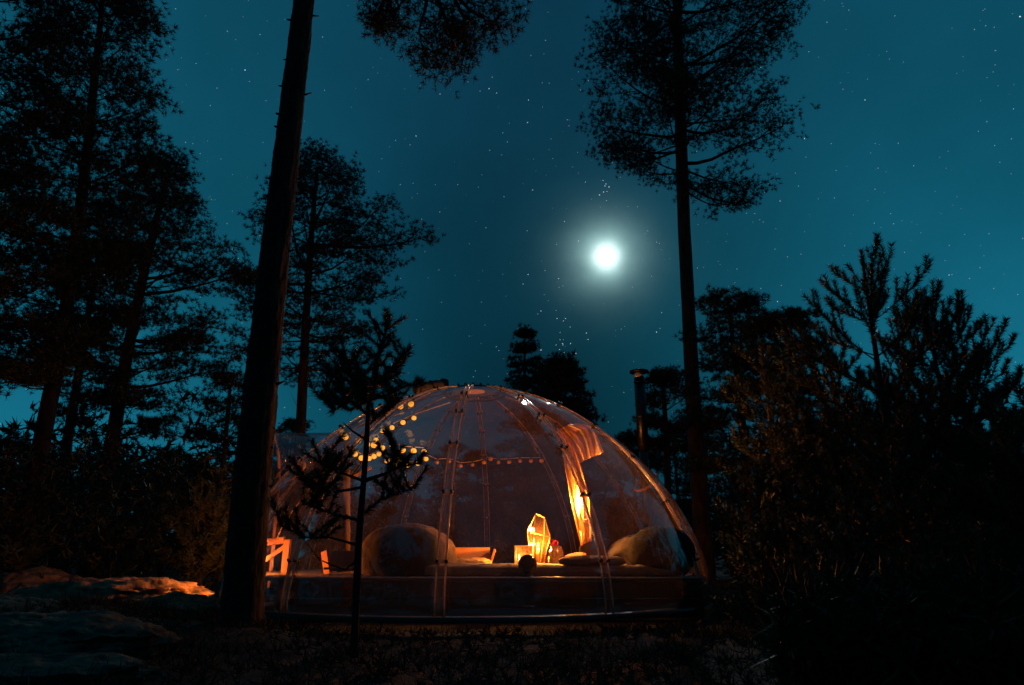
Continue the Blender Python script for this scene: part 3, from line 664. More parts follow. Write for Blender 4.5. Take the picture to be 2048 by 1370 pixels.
# ------------------------------------------------------------------ the dome
def prof(s, off=0.0):
    a = s * PI / 2; return DA * math.cos(a) ** DN + off * math.cos(a), DH * math.sin(a) ** DN + off * math.sin(a)
def dpos(s, azd, off=0.0):                   # local to the dome's base centre; azimuth 0 faces the camera
    r, z = prof(s, off); a = R(azd); return Vector((r * math.sin(a), -r * math.cos(a), z))
dome = empty('dome_tent', DC, 'transparent panelled dome glowing amber inside, lit by lanterns', 'dome')
S1 = .900
def panel_mesh():
    V = []; Fc = []; ns, na = 26, 8; w_ = 15 - 0.35
    for sh, off in ((0, 0.0), (1, -.005)):
        for i in range(ns + 1):
            s = S1 * i / ns
            for k in range(na + 1):
                a = -w_ + 2 * w_ * k / na; V.append(dpos(s, a, off + .012 * math.cos(PI * (k / na - .5)) * math.sin(PI * min(1, s * 1.1))))
    m1 = (ns + 1) * (na + 1)
    for i in range(ns):
        for k in range(na):
            a = i * (na + 1) + k; q = (a, a + 1, a + na + 2, a + na + 1); Fc.append(q); Fc.append(tuple(m1 + j for j in reversed(q)))
    rim = [k for k in range(na + 1)] + [i * (na + 1) + na for i in range(1, ns + 1)] + [ns * (na + 1) + k for k in range(na - 1, -1, -1)] + [i * (na + 1) for i in range(ns - 1, 0, -1)]
    for a, b in zip(rim, rim[1:] + rim[:1]): Fc.append((b, a, a + m1, b + m1))
    return mesh(V, Fc)
def rib_mesh():
    mb = MB(); ns = 40
    pts = [dpos(S1 * i / ns, 0, .010) for i in range(ns + 1)]
    V = []; Fc = []
    for i, p in enumerate(pts):
        wd = .036 * (1 - .55 * (i / ns) ** 2); nr = dpos(S1 * i / ns, 0, 1) - dpos(S1 * i / ns, 0, 0)
        for sx, o in ((-1, 0), (1, 0), (1, -.004), (-1, -.004)): V.append(p + Vector((sx * wd, 0, 0)) + nr * o)
    for i in range(ns):
        for k in range(4): a, b = i * 4 + k, i * 4 + (k + 1) % 4; Fc.append((a, b, b + 4, a + 4))
    mb.add(V, Fc)
    return mesh(mb.v, mb.f)
def edge_mesh():
    mb = MB(); ns = 40
    for sx in (-1, 1):
        mb.tube([dpos(S1 * i / ns, 0, .013) + Vector((sx * .036 * (1 - .55 * (i / ns) ** 2), 0, 0)) for i in range(ns + 1)], .0072, 6)
    return mesh(mb.v, mb.f)
def clamp_mesh(s):
    mb = MB(); p = dpos(s, 0, .018); nr = (dpos(s, 0, 1) - dpos(s, 0, 0)).normalized(); q = Vector((0, 0, 1)).rotation_difference(nr)
    tw = Vector((1, 0, 0)); wd = .036 * (1 - .55 * (s / S1) ** 2)
    mb.box(p, (wd * 2 + .035, .020, .010), q.to_matrix())
    nf = len(mb.f)
    for sx in (-1, 1): mb.tube([p + tw * sx * wd - nr * .03, p + tw * sx * wd + nr * .026], .0125, 8)
    me = mesh(mb.v, mb.f); me.materials.append(M['edge']); me.materials.append(M['black'])
    for i, f_ in enumerate(me.polygons): f_.material_index = 0 if i < nf else 1
    return me
pm, rm_, em = panel_mesh(), rib_mesh(), edge_mesh(); pm.materials.append(M['panel'])
cms = [clamp_mesh(s) for s in (.13, .29, .43, .56, .68, .79)]
for i in range(12):
    a = -2 + 30 * i
    p = link('panel', pm, M['panel'], dome, True); p.rotation_euler.z = R(a + 15)
    rb = link('rib', rm_, M['flange'], dome, True); rb.rotation_euler.z = R(a)
    link('rib_edge', em, M['edge'], rb, True)
    for c in cms: link('clamp', c, M['black'], rb)
# hub: clamped ring and raised clear cap
r1, z1 = prof(S1)
hb = MB().lathe([(r1 + .05, z1 - .035), (r1 + .055, z1 + .008), (r1 - .03, z1 + .030), (r1 - .10, z1 + .034), (r1 - .10, z1 + .022), (r1 - .03, z1 + .016)], seg=48, cap=False).build('hub', M['black'], dome, True)
bt = MB()
MB().lathe([(.17 * math.cos(t * PI / 2 / 8), z1 + .035 + .085 * math.sin(t * PI / 2 / 8)) for t in range(8)] + [(.001, z1 + .12)], seg=32, cap=False).build('cap', M['glass'], hb, True)
MB().lathe([(r1 - .05, z1 + .004), (r1 - .05, z1 + .012), (.135, z1 + .020), (.135, z1 + .012)], seg=40, cap=False).build('hub_plate', M['canvas'], hb)
MB().lathe([(.125, z1 + .010), (.125, z1 + .016)], seg=32).build('vent_disc', M['orange_trim'], hb)
bmh = mesh(MB().tube([(0, 0, 0), (0, 0, .045)], .013, 8).v, MB().tube([(0, 0, 0), (0, 0, .045)], .013, 8).f)
for k in range(24):
    b = link('bolt', bmh, M['black'], hb); a = 2 * PI * k / 24; b.location = ((r1 + .02) * math.cos(a), (r1 + .02) * math.sin(a), z1 - .006)
MB().lathe([(DA + .06, -.035), (DA + .06, 0.0), (DA - .04, .006), (DA - .04, -.035)], seg=72, cap=False).build('base_ring', M['black'], dome, True)
# rolled shade strapped beside the hub
ra, rb_ = dpos(.895, -66, .080), dpos(.79, -62, .080)
sh = MB().tube([ra.lerp(rb_, k / 12) + Vector((0, 0, .006 * math.sin(k * 1.7))) for k in range(13)], [.060 + .004 * math.sin(k * 2.3) for k in range(13)], 16).build('rolled_shade', M['canvas'], dome, True)
for k in (.12, .5, .88):
    MB().ring(ra.lerp(rb_, k), .066, .006, (rb_ - ra).normalized(), 24).build('strap', M['black'], sh)
# entrance tunnel on the left side
def r_at(z):
    h = min(.9999, max(0, (z - DC.z) / DH)) ** (1 / DN); return DA * math.sqrt(1 - h * h) ** DN
tp = []
for k in range(25):
    t = k / 24
    if t < .28: y, z = -.52, .45 + (1.62 - .45) * t / .28
    elif t > .72: y, z = .52, .45 + (1.62 - .45) * (1 - t) / .28
    else: a = PI * (t - .28) / .44; y, z = -.52 * math.cos(a), 1.62 + .60 * math.sin(a)
    tp.append((y + 8.0, z))
V = []; Fc = []; XO = -2.86
for (y, z) in tp:
    rr = r_at(z); xi = DC.x - math.sqrt(max(.01, rr * rr - (y - 8) ** 2)); xi = max(xi, XO + .02)
    for k in range(7): V.append(Vector((XO + (xi - XO) * k / 6, y, z)))
for i in range(24):
    for k in range(6): a = i * 7 + k; Fc.append((a, a + 1, a + 8, a + 7))
tm = mesh(V, Fc); bm = bmesh.new(); bm.from_mesh(tm); bmesh.ops.solidify(bm, geom=bm.faces[:], thickness=.005); bm.to_mesh(tm); bm.free()
tun = link('entrance_tunnel', tm, M['panel'], dome, True, True)
MB().tube([(XO, y, z) for y, z in tp], .020, 8).build('arch_frame', M['orange_trim'], tun, True).location = tun.location * 0
MB().tube([(V[i * 7 + 6].x, y, z) for i, (y, z) in enumerate(tp)], .008, 6).build('seam', M['edge'], tun, True)
# lit oval vent gasket on the left shoulder
def sur(px, py, far, k=1.0):                # a point of the dome's surface on the ray through a pixel
    d = ray(px, py); o = Vector((0, 0, CAMZ)); hit = []; prev = None
    for i in range(2400):
        t = 3 + i * .004; p = o + d * t; rr = math.hypot(p.x - DC.x, p.y - DC.y)
        ins = p.z > DC.z and p.z < DC.z + DH and rr < r_at(p.z) * k
        if prev is not None and ins != prev: hit.append(p)
        prev = ins
    if not hit: return at(px, py, 8)
    return hit[-1] if far else hit[0]
gs = [(549, 962), (556, 945), (573, 928), (590, 916), (603, 920), (608, 931), (600, 945), (585, 956), (566, 964), (549, 962)]
gp = [at(x, y, 7.75) for x, y in gs]
gp = [gp[i].lerp(gp[i + 1], k / 3) for i in range(len(gp) - 1) for k in range(3)] + [gp[-1]]
MB().tube(gp, [.010 + .018 * math.sin(PI * i / (len(gp) - 1)) for i in range(len(gp))], 8).build('vent_gasket', M['orange_trim'], dome, True, True)
# collar where the flue passes the far panel
cc = at(1292, 965, 9.05)
cl = MB().ring(cc, .165, .020, (-.55, -.35, .75), 40).build('flue_collar', M['orange_trim'], dome, True, True)
# metal foot at the right
ft = at(1424, 1212, 7.7)
MB().box(ft, (.12, .14, .02)).box(ft + Vector((.03, 0, .03)), (.012, .12, .06), Matrix.Rotation(.5, 3, 'Y')).box(ft + Vector((-.03, 0, .02)), (.05, .05, .03), Matrix.Rotation(-.4, 3, 'Y')).build('foot_bracket', M['trim'], dome, False, True, .002)

# ------------------------------------------------------------------ platform
pl = empty('platform', (DC.x, 8.0, .30), 'raised timber platform with a pale front edge under the dome', 'platform')
YF = 6.42; Zt = at(990, 1156, YF).z
def chord(y, rad=2.42): return math.sqrt(max(0, rad * rad - (y - 8) ** 2))
x0, x1 = at(578, 1155, YF).x, at(1402, 1155, YF).x
ws = .118; y = YF
while y < 10.3:
    hw = chord(y + ws / 2, 2.38)
    a, b = (x0, x1) if y < YF + .1 else (DC.x - hw, DC.x + hw)
    MB().box(((a + b) / 2, y + ws / 2, Zt - .014), (b - a, ws - .006, .028)).build('plank', M['deckwood'], pl, False, True, .002)
    y += ws
hwf = chord(YF, 2.50); xa, xb = max(x0, DC.x - hwf - .9), min(x1, DC.x + hwf + .9)
xa, xb = x0, x1
for k, (za, zb_) in enumerate(((.495, Zt - .032), (.335, .487))):
    MB().box(((xa + xb) / 2, YF - .012, (za + zb_) / 2), (xb - xa, .024, zb_ - za)).build('front_board', M['fascia'], pl, False, True, .003)
MB().tube([(xa, YF - .020, Zt + .002), (xb, YF - .020, Zt + .002)], .009, 10).build('edge_trim', M['trim'], pl, True, True)
MB().box(((xa + xb) / 2 + .0, YF - .03, .322), (xb - xa + .1, .05, .014)).build('bottom_trim', M['deckwood'], pl, False, True)
for sx, xx in ((1, xb),):
    a, b = Vector((xx - .005, YF, 0)), Vector((xx + .20, YF + .45, 0)); mid = (a + b) / 2; an = math.atan2(b.y - a.y, b.x - a.x)
    MB().box((mid.x, mid.y, .525), ((b - a).length, .024, .22), Matrix.Rotation(an, 3, 'Z')).build('side_board', M['fascia'], pl, False, True, .003)
    MB().box((mid.x + .02, mid.y, .375), ((b - a).length, .03, .05), Matrix.Rotation(an, 3, 'Z')).build('skirting', M['pinewood'], pl, False, True, .003)
a, b = Vector((xa + .005, YF, 0)), Vector((xa - .36, YF + .9, 0)); mid = (a + b) / 2; an = math.atan2(b.y - a.y, b.x - a.x)
MB().box((mid.x, mid.y, .495), ((b - a).length, .024, .27), Matrix.Rotation(an, 3, 'Z')).build('side_board', M['pinewood'], pl, False, True, .003)
MB().lathe([(DA + .01, -.12), (DA + .01, -.037), (DA - .45, -.036)], (0, 0, 0), 64, False).build('outer_rim', M['black'], pl, True)

# ------------------------------------------------------------------ furniture inside
def soft(name, c, d, m, label, cat, seed, p=2.6, rot=(0, 0, 0), sag=.0, wr=.03, parent=None, sub=5, group=None):
    bm = bmesh.new(); bmesh.ops.create_icosphere(bm, subdivisions=sub, radius=1)
    rot = Matrix.Rotation(rot[2], 3, 'Z') @ Matrix.Rotation(rot[1], 3, 'Y') @ Matrix.Rotation(rot[0], 3, 'X')
    for v in bm.verts:
        q = v.co; s = (abs(q.x) ** p + abs(q.y) ** p + abs(q.z) ** p) ** (-1 / p); u = q * s
        n_ = mnoise.noise(u * 2.2 + Vector((seed, 0, 0))) + .5 * mnoise.noise(u * 5 + Vector((seed, 3, 0)))
        u = u * (1 + wr * n_); z = u.z - sag * (u.x * u.x)
        v.co = rot @ Vector((u.x * d[0] / 2, u.y * d[1] / 2, z * d[2] / 2))
    me = bpy.data.meshes.new('m'); bm.to_mesh(me); bm.free()
    o = link(name, me, m, parent, True); o.location = c
    if label: tag(o, label, cat, group)
    return o
# low mattress with rumpled duvet along the front
mc = Vector((at(1095, 1130, 6.9).x, 6.92, Zt))
mt = empty('mattress', mc, 'low daybed mattress under a rumpled duvet along the front of the dome', 'mattress')
hwm = 1.14
soft('pad', (0, 0, .052), (hwm * 2, .68, .10), M['duvet'], None, None, 3, 6, wr=.01, parent=mt)
nx, ny = 90, 26; V = []; Fc = []
for j in range(ny + 1):
    for i in range(nx + 1):
        x = -hwm * 1.0 + 2 * hwm * i / nx; y = -.36 + .78 * j / ny
        z = .104 + .013 * mnoise.noise(Vector((x * 2.6, y * 3, 1))) + .010 * mnoise.noise(Vector((x * 7 + y * 3, y * 5, 4)))
        e = min(1, (y + .36) / .045); z = z - (1 - e) ** 1.6 * .085
        V.append(Vector((x, y, z)))
for j in range(ny):
    for i in range(nx): a = j * (nx + 1) + i; Fc.append((a, a + 1, a + nx + 2, a + nx + 1))
dm = mesh(V, Fc); bm = bmesh.new(); bm.from_mesh(dm); bmesh.ops.solidify(bm, geom=bm.faces[:], thickness=.018); bm.to_mesh(dm); bm.free()
link('duvet', dm, M['duvet'], mt, True)
# bean bags and poufs
lb = at(818, 1095, 7.1)
soft('bean_bag', (lb.x - .02, 7.2, .845), (.99, .64, .62), M['sheet'], 'pink beige bean bag behind the black pouf at left', 'bean bag', 5, 2.3, (0, .06, 0), .10, .05)
q = at(808, 1108, 6.8); soft('pouf', (q.x + .03, 6.76, .86), (.66, .48, .50), M['pouf'], 'round black pouf in front of the pink beige bean bag', 'pouf', 6, 2.2, wr=.03, group=None)
q = at(1322, 1105, 6.8); soft('pouf', (q.x, 6.78, .87), (.62, .48, .50), M['pouf'], 'round black pouf at the right end of the daybed', 'pouf', 7, 2.2, wr=.03)
q = at(1268, 1100, 7.2); soft('bean_bag', (q.x, 7.25, .82), (.66, .42, .44), M['dark_blanket'], 'dim draped bean bag behind the black pouf at right', 'bean bag', 8, 2.3, (0, -.25, .1), .12, .06)
q = at(1200, 1100, 7.3); soft('cushion', (q.x, 7.35, .865), (.42, .18, .29), M['dark_blanket'], 'wide dusky cushion leaning near the foot of the gold reflection sheet', 'cushion', 9, 3.2, (-.3, 0, .1), 0, .04)
q = at(1152, 1122, 7.1); soft('cushion', (q.x, 7.15, .82), (.23, .18, .10), M['cushion'], 'small orange cushion beside the glass jar', 'cushion', 10, 3, (0, -.2, .3), 0, .04)
q = at(1185, 1128, 6.7); soft('pillow', (q.x, 6.72, .800), (.62, .28, .10), M['duvet'], 'flat grey pillow at the right front of the duvet', 'pillow', 12, 2.8, (0, 0, .05), 0, .05)
# bench with pine headboard and fleece
bc = at(940, 1105, 7.8); bn = empty('bench', (bc.x, 7.85, Zt), 'low pine bench with upright board and fleece seat behind the duvet', 'bench')
MB().box((-.005, .06, .14), (.44, .022, .25), Matrix.Rotation(-.12, 3, 'X')).build('backrest', M['pinewood'], bn, bevel=.004)
MB().box((.235, -.02, .13), (.022, .22, .25), Matrix.Rotation(.30, 3, 'Y')).build('side_board', M['pinewood'], bn, bevel=.004)
MB().box((0, -.12, .035), (.42, .34, .07)).build('seat', M['pinewood'], bn, bevel=.004)
soft('fleece', (.03, -.14, .115), (.40, .30, .09), M['fleece'], None, None, 14, 3, wr=.12, parent=bn)
# folding board chair at the left
lc = at(668, 1125, 7.3); ch = empty('chair', (lc.x, 7.35, Zt), 'low board chair with an orange lit panel left of the bean bag', 'chair')
MB().box((-.10, .02, .115), (.018, .24, .23), Matrix.Rotation(-.22, 3, 'Y') @ Matrix.Rotation(.5, 3, 'Z')).build('side_panel', M['cushion'], ch, bevel=.003)
MB().box((.06, .10, .13), (.26, .02, .20), Matrix.Rotation(-.1, 3, 'X')).build('backrest', M['postwood'], ch, bevel=.003)
MB().box((.05, -.02, .06), (.26, .24, .02)).build('seat', M['postwood'], ch, bevel=.003)
# door step frame by the entrance
dc = at(548, 1140, 7.6); df_ = empty('door_frame', (dc.x, 7.7, .42), 'low pine door frame just right of the big trunk', 'door frame')
MB().box((.085, 0, .33), (.07, .06, .52)).build('post', M['stained'], df_, bevel=.004)
MB().box((-.13, 0, .56), (.37, .06, .07), Matrix.Rotation(-.12, 3, 'Y')).build('top_rail', M['stained'], df_, bevel=.004)
MB().box((-.10, .0, .40), (.42, .03, .045), Matrix.Rotation(-.62, 3, 'Y')).build('brace', M['stained'], df_, bevel=.003)
MB().box((.03, -.02, .06), (.55, .30, .05)).build('step', M['stained'], df_, bevel=.004)
# post with the bulbs
pb = at(697, 1090, 8.1); pt = at(694, 884, 8.1)
po = empty('post', (pb.x, 8.1, Zt), 'brown timber post carrying the left end of the bulb string', 'post')
MB().tube([(pb.x, 8.1, Zt), (pt.x, 8.1, pt.z)], .040, 12).build('shaft', M['postwood'], po, True, True)
MB().box((pb.x + .10, 8.1, at(700, 945, 8.1).z), (.24, .03, .03), Matrix.Rotation(-.5, 3, 'Y')).build('arm', M['pinewood'], po, False, True)
MB().lathe([(.11, 0), (.11, .02), (.05, .03)], (pb.x, 8.1, Zt)).build('foot', M['postwood'], po, False, True)

# ------------------------------------------------------------------ stove and flue
fx, fy = at(1290, 960, 9.0).x, 9.0
sv = empty('wood_stove', (fx, fy, Zt), 'black wood stove half hidden by the right bean bag, under the flue', 'stove')
MB().box((0, 0, .30), (.34, .34, .34)).build('body', M['steel'], sv, bevel=.012)
for sx in (-1, 1):
    for sy in (-1, 1): MB().tube([(sx * .14, sy * .14, 0), (sx * .14, sy * .14, .14)], .015, 8).build('leg', M['steel'], sv)
MB().box((0, -.176, .30), (.24, .016, .22)).build('door', M['black'], sv, bevel=.004)
fl = empty('flue_pipe', (fx, fy, 1.17), 'tall black flue pipe with a flat cap rising out of the dome at right', 'flue')
zc = at(1281, 742, fy).z
MB().tube([(0, 0, 0), (0, 0, 1.25)], .058, 24).build('lower_pipe', M['steel'], fl, True)
MB().tube([(0, 0, .98), (0, 0, zc - 1.17 - .10)], .074, 24).build('insulated_pipe', M['steel'], fl, True)
for z in (1.42, 1.9, 2.35):
    if z < zc - 1.3: MB().ring((0, 0, z), .076, .006).build('band', M['steel'], fl)
MB().lathe([(.062, zc - 1.28), (.062, zc - 1.19)], seg=24).build('cap_neck', M['trim'], fl, True)
MB().lathe([(.125, zc - 1.195), (.13, zc - 1.17), (.02, zc - 1.14)], seg=28).build('cap', M['steel'], fl, True)

# ------------------------------------------------------------------ lanterns and small things
def lamp(name, loc, power, c=(1, .36, .07), rad=.025):
    l = bpy.data.lights.new(name, 'POINT'); l.energy = power; l.color = c; l.shadow_soft_size = rad
    o = bpy.data.objects.new(name, l); col.objects.link(o); o.location = loc; return o
def candle(parent, c, h=.07, r=.022, m='flame'):
    cd_ = MB().lathe([(r, 0), (r, h * .96), (r * .8, h)], c, 16).build('candle', M['wax'], parent, True)
    MB().lathe([(.001, 0), (.006, .008), (.008, .018), (.004, .034), (.0005, .048)], Vector(c) + Vector((0, 0, h + .004)), 10).build('flame', M[m], cd_, True)
table = empty('low_table', (at(1075, 1120, 7.65).x, 7.68, Zt), 'low tray table with lanterns and a jar behind the duvet', 'table')
MB().box((0, 0, .090), (.82, .40, .02)).build('table_top', M['postwood'], table, bevel=.004)
for sx in (-1, 1):
    for sy in (-1, 1): MB().box((sx * .37, sy * .15, .040), (.03, .03, .080)).build('leg', M['postwood'], table)
TZ = Zt + .100
# geometric lantern
gx = at(1074, 1060, 7.67).x
gl_ = empty('lantern', (gx, 7.67, TZ), 'tall faceted brass lantern with a lit candle, highest on the table', 'lantern')
gl_.rotation_euler = (0, .06, .30); gl_.scale = (.94, .98, 1.12)
k0 = [Vector((-.055, -.055, 0)), Vector((.055, -.055, 0)), Vector((.055, .055, 0)), Vector((-.055, .055, 0))]
k1 = [Vector((-.105, -.10, .28)), Vector((.105, -.10, .25)), Vector((.105, .10, .27)), Vector((-.105, .10, .29))]
k2 = [Vector((-.045, .0, .46)), Vector((.065, .0, .43))]
ed = [(k0[i], k0[(i + 1) % 4]) for i in range(4)] + [(k0[i], k1[i]) for i in range(4)] + [(k1[i], k1[(i + 1) % 4]) for i in range(4)] + [(k1[0], k2[0]), (k1[3], k2[0]), (k1[1], k2[1]), (k1[2], k2[1]), (k2[0], k2[1])]
fr = MB()
for a, b in ed: fr.tube([a, b], .0065, 6)
fr.build('frame', M['brass'], gl_)
def pane(parent, vs, m='glass_lit'):
    n = (vs[1] - vs[0]).cross(vs[2] - vs[0]).normalized() * .002
    k = len(vs); MB().add([v + n for v in vs] + [v - n for v in vs], [tuple(range(k)), tuple(range(2 * k - 1, k - 1, -1))] + [(i, i + k, (i + 1) % k + k, (i + 1) % k) for i in range(k)]).build('pane', M[m], parent)
for i in range(4): pane(gl_, [k0[i], k0[(i + 1) % 4], k1[(i + 1) % 4], k1[i]])
pane(gl_, [k1[0], k1[1], k2[1], k2[0]]); pane(gl_, [k1[2], k1[3], k2[0], k2[1]])
MB().box((0, 0, .006), (.11, .11, .008)).build('base', M['brass'], gl_)
candle(gl_, (0, 0, .01), .13, .020)
lamp('lantern_candle_light', (gx + .01, 7.655, TZ + .215), 160, rad=.03)
# framed box light
bx_ = at(1048, 1104, 7.5).x
bl = empty('candle_box', (bx_, 7.52, TZ), 'square pale framed candle box in front of the faceted lantern', 'lantern')
bl.rotation_euler.z = -.12; bl.scale = (1.12, 1.12, 1.12)
W2, H2 = .085, .165
for (c, d) in (((-W2 + .007, 0, H2 / 2), (.014, .07, H2)), ((W2 - .007, 0, H2 / 2), (.014, .07, H2)), ((0, 0, .006), (W2 * 2 - .03, .07, .012)), ((0, 0, H2 - .006), (W2 * 2 - .03, .07, .012))):
    MB().box(c, d).build('frame_bar', M['gold'], bl, bevel=.001)
MB().box((0, .030, H2 / 2), (W2 * 2 - .03, .004, H2 - .026)).build('back_print', M['print_'], bl)
candle(bl, (-.045, -.012, .013), .022, .016)
lamp('box_candle_light', (bx_ - .05, 7.48, TZ + .075), 2.2, rad=.015)
# jar with red ornament, little glass
jx = at(1113, 1105, 7.5).x
jr = empty('glass_jar', (jx, 7.54, TZ), 'round clear glass jar with a stopper on the low table', 'jar')
jr.scale = (1.1, 1.1, 1.1)
MB().lathe([(.055, .002), (.068, .010), (.072, .06), (.070, .115), (.052, .135), (.050, .145), (.060, .150)], seg=28, cap=False).build('body', M['glass'], jr, True)
MB().lathe([(.071, .0), (.071, .006)], seg=28).build('base', M['glass'], jr, True)
MB().lathe([(.052, .150), (.056, .158), (.03, .166), (.014, .172)], seg=28, cap=False).build('stopper', M['glass'], jr, True)
for k in range(2): MB().ring((0, 0, .128 + .02 * k), .055, .0035).build('rim', M['glass_lit'], jr)
rd = empty('ornament', (jx - .02, 7.54, TZ + .172 * 1.1), 'glossy red bow ornament resting on the jar stopper', 'ornament')
for (x, z, r_) in ((-.022, .030, .024), (.022, .020, .022), (.0, .012, .014)):
    MB().ring((x, 0, z), r_, .007, (.2, -1, .1), 20).build('loop', M['red'], rd, True)
MB().lathe([(.001, -.0), (.014, .008), (.014, .022), (.001, .03)], (0, -.005, .004), 12).build('knot', M['red'], rd, True)
gx2 = at(1094, 1112, 7.5).x
MB().lathe([(.020, .002), (.026, .004), (.030, .075), (.027, .075), (.022, .010), (.001, .009)], seg=20, cap=False).build('drinking_glass', M['glass_lit'], None, True).location = (gx2, 7.50, TZ)
tag(bpy.data.objects['drinking_glass'], 'tiny drinking glass at the left foot of the jar', 'glass')
# black glass ball at the front edge
bp_ = at(1055, 1127, 6.47)
gb = empty('glass_ball', (bp_.x, 6.475, Zt), 'shiny black glass ball at the front edge of the platform', 'ball')
bm_b = mat('black_glass', (.006, .006, .010), (.008, .008, .012), 4, .06)
MB().lathe([(.0775 * math.sin(PI * max(.001, k) / 24), -.0775 * math.cos(PI * k / 24)) for k in range(25)], (0, 0, .105), 40).build('ball', bm_b, gb, True)
MB().lathe([(.045, .0), (.045, .012), (.030, .035), (.024, .036)], seg=28).build('stand', M['black'], gb, True)
gb.scale = (1.1, 1.1, 1.1)
# folded white leaflet
lf = MB().box((0, 0, .004), (.11, .05, .004), Matrix.Rotation(.12, 3, 'Y')).build('leaflet', mat('white_paper', (.6, .58, .55), (.55, .52, .5), 10, .7), None)
lf.location = (at(1121, 1144, 6.47).x, 6.465, Zt + .004); lf.rotation_euler.z = -.2; tag(lf, 'small white leaflet lying right of the black glass ball', 'leaflet')
# lantern by the entrance, behind the big trunk
ex = Vector((-2.80, 7.45, .60))
el = empty('lantern', (ex.x, 7.45, .605), 'lantern on the entrance step, hidden behind the big trunk', 'lantern')
for sx in (-1, 1):
    for sy in (-1, 1): MB().box((sx * .07, sy * .07, .13), (.012, .012, .24)).build('corner_bar', M['black'], el)
MB().box((0, 0, .008), (.17, .17, .016)).build('base', M['black'], el); MB().box((0, 0, .255), (.15, .15, .010)).build('roof', M['black'], el)
MB().box((-.01, -.085, .13), (.15, .006, .235)).build('light_shield', M['black'], el)  # unseen plate added to keep the lantern's light off the foreground
candle(el, (0, 0, .017), .08)
lamp('entrance_candle_light', (ex.x, 7.45, .775), 90, (1, .28, .045))
es = MB().box((ex.x, 7.45, .50), (.30, .5, .20)).build('step', M['deckwood'], None); tag(es, 'low timber entrance step behind the big trunk', 'step')

# ------------------------------------------------------------------ gold sheets and teardrop glow imitating flame reflections
cu = empty('flame_reflection', at(1120, 862, 7.1), 'gold sheets shaped as flame reflections in the panels right of centre', 'reflection')  # wavy sheets added to imitate flame reflections in the curved plastic
def wavy_sheet(name, rows, nf, amp, m, ph=0):
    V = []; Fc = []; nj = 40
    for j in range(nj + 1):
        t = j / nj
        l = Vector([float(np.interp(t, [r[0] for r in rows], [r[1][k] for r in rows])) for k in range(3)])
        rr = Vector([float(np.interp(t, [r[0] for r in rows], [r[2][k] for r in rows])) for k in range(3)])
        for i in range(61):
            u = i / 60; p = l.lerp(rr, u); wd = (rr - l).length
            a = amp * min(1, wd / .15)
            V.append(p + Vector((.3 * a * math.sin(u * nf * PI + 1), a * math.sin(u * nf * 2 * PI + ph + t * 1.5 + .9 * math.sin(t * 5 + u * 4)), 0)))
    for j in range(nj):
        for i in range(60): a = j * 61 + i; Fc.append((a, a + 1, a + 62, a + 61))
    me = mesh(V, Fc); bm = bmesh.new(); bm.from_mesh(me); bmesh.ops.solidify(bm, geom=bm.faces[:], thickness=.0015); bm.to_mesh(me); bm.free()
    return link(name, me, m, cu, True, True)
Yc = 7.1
wavy_sheet('reflection_streak', [(0, at(1112, 856, Yc), at(1126, 858, Yc)), (.15, at(1120, 885, Yc), at(1142, 880, Yc)), (.45, at(1131, 950, Yc), at(1165, 935, Yc)),
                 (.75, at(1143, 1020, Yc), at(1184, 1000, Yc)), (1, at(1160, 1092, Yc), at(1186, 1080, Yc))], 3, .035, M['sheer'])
wavy_sheet('reflection_fan', [(0, at(1120, 856, Yc), at(1150, 846, Yc)), (.35, at(1132, 875, Yc), at(1178, 852, Yc)), (.7, at(1150, 905, Yc), at(1192, 868, Yc)), (1, at(1160, 925, Yc), at(1206, 905, Yc))], 2.5, .03, M['sheer'], 1)  # the triangular orange reflection, shaped as a second sheet
hl = empty('reflection_glow', at(1157, 1050, 6.98), 'glowing teardrop shaped as a stretched flame reflection, coiled ring below, in front of the gold sheets', 'lamp')
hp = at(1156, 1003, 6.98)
MB().lathe([(.001, -.15), (.014, -.11), (.024, -.06), (.026, -.02), (.018, .05), (.008, .11), (.001, .17)], hp, 18).build('flame', M['flame'], hl, True, True)  # glowing shape imitates a flame drawn out by reflection in the plastic
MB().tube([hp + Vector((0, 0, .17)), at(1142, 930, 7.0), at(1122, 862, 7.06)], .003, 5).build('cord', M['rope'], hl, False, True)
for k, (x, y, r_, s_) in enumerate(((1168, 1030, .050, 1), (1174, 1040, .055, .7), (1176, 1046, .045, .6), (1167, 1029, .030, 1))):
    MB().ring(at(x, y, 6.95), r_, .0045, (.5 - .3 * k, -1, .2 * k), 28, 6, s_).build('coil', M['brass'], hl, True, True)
lamp('reflection_glow_light', hp + Vector((0, .03, 0)), 140, (1, .40, .08), .03)  # point light added so the imitated reflections shine

# ------------------------------------------------------------------ bulb strings
def bulb_string(pts, bulbs, label, lit=True, rad=.030):
    o = empty('string_light', pts[0], label, 'string light', 'strings of round bulbs in the dome')
    n = len(pts)
    MB().tube([pts[min(i, n - 1)] for i in range(n)], .0050, 5).build('cable', M['rope'], o, False, True)
    r_ = [(rad * 1.08 * math.sin(PI * max(.02, k) / 10), -rad * math.cos(PI * k / 10)) for k in range(11)]
    for b in bulbs:
        k = random.uniform(.9, 1.12)
        bo = MB().lathe([(a * k, z * k) for a, z in r_], (0, 0, 0), 14).build('bulb', M['bulb_on' if lit else 'bulb_off'], o, True); bo.location = b - pts[0]
        MB().tube([(0, 0, rad * .85), (0, 0, rad + .022)], .011, 8).build('socket', M['black'], bo)
    return o
def on(px, py, k=.95): return sur(px, py, True, k)
def catena(a, b, sag, n=14): return [a.lerp(b, i / n) - Vector((0, 0, sag * 4 * (i / n) * (1 - i / n))) for i in range(n + 1)]
def up(p): return p + Vector((0, 0, .045))
YA = 8.9
def A(x, y, Y=None): return at(x, y, Y or YA)
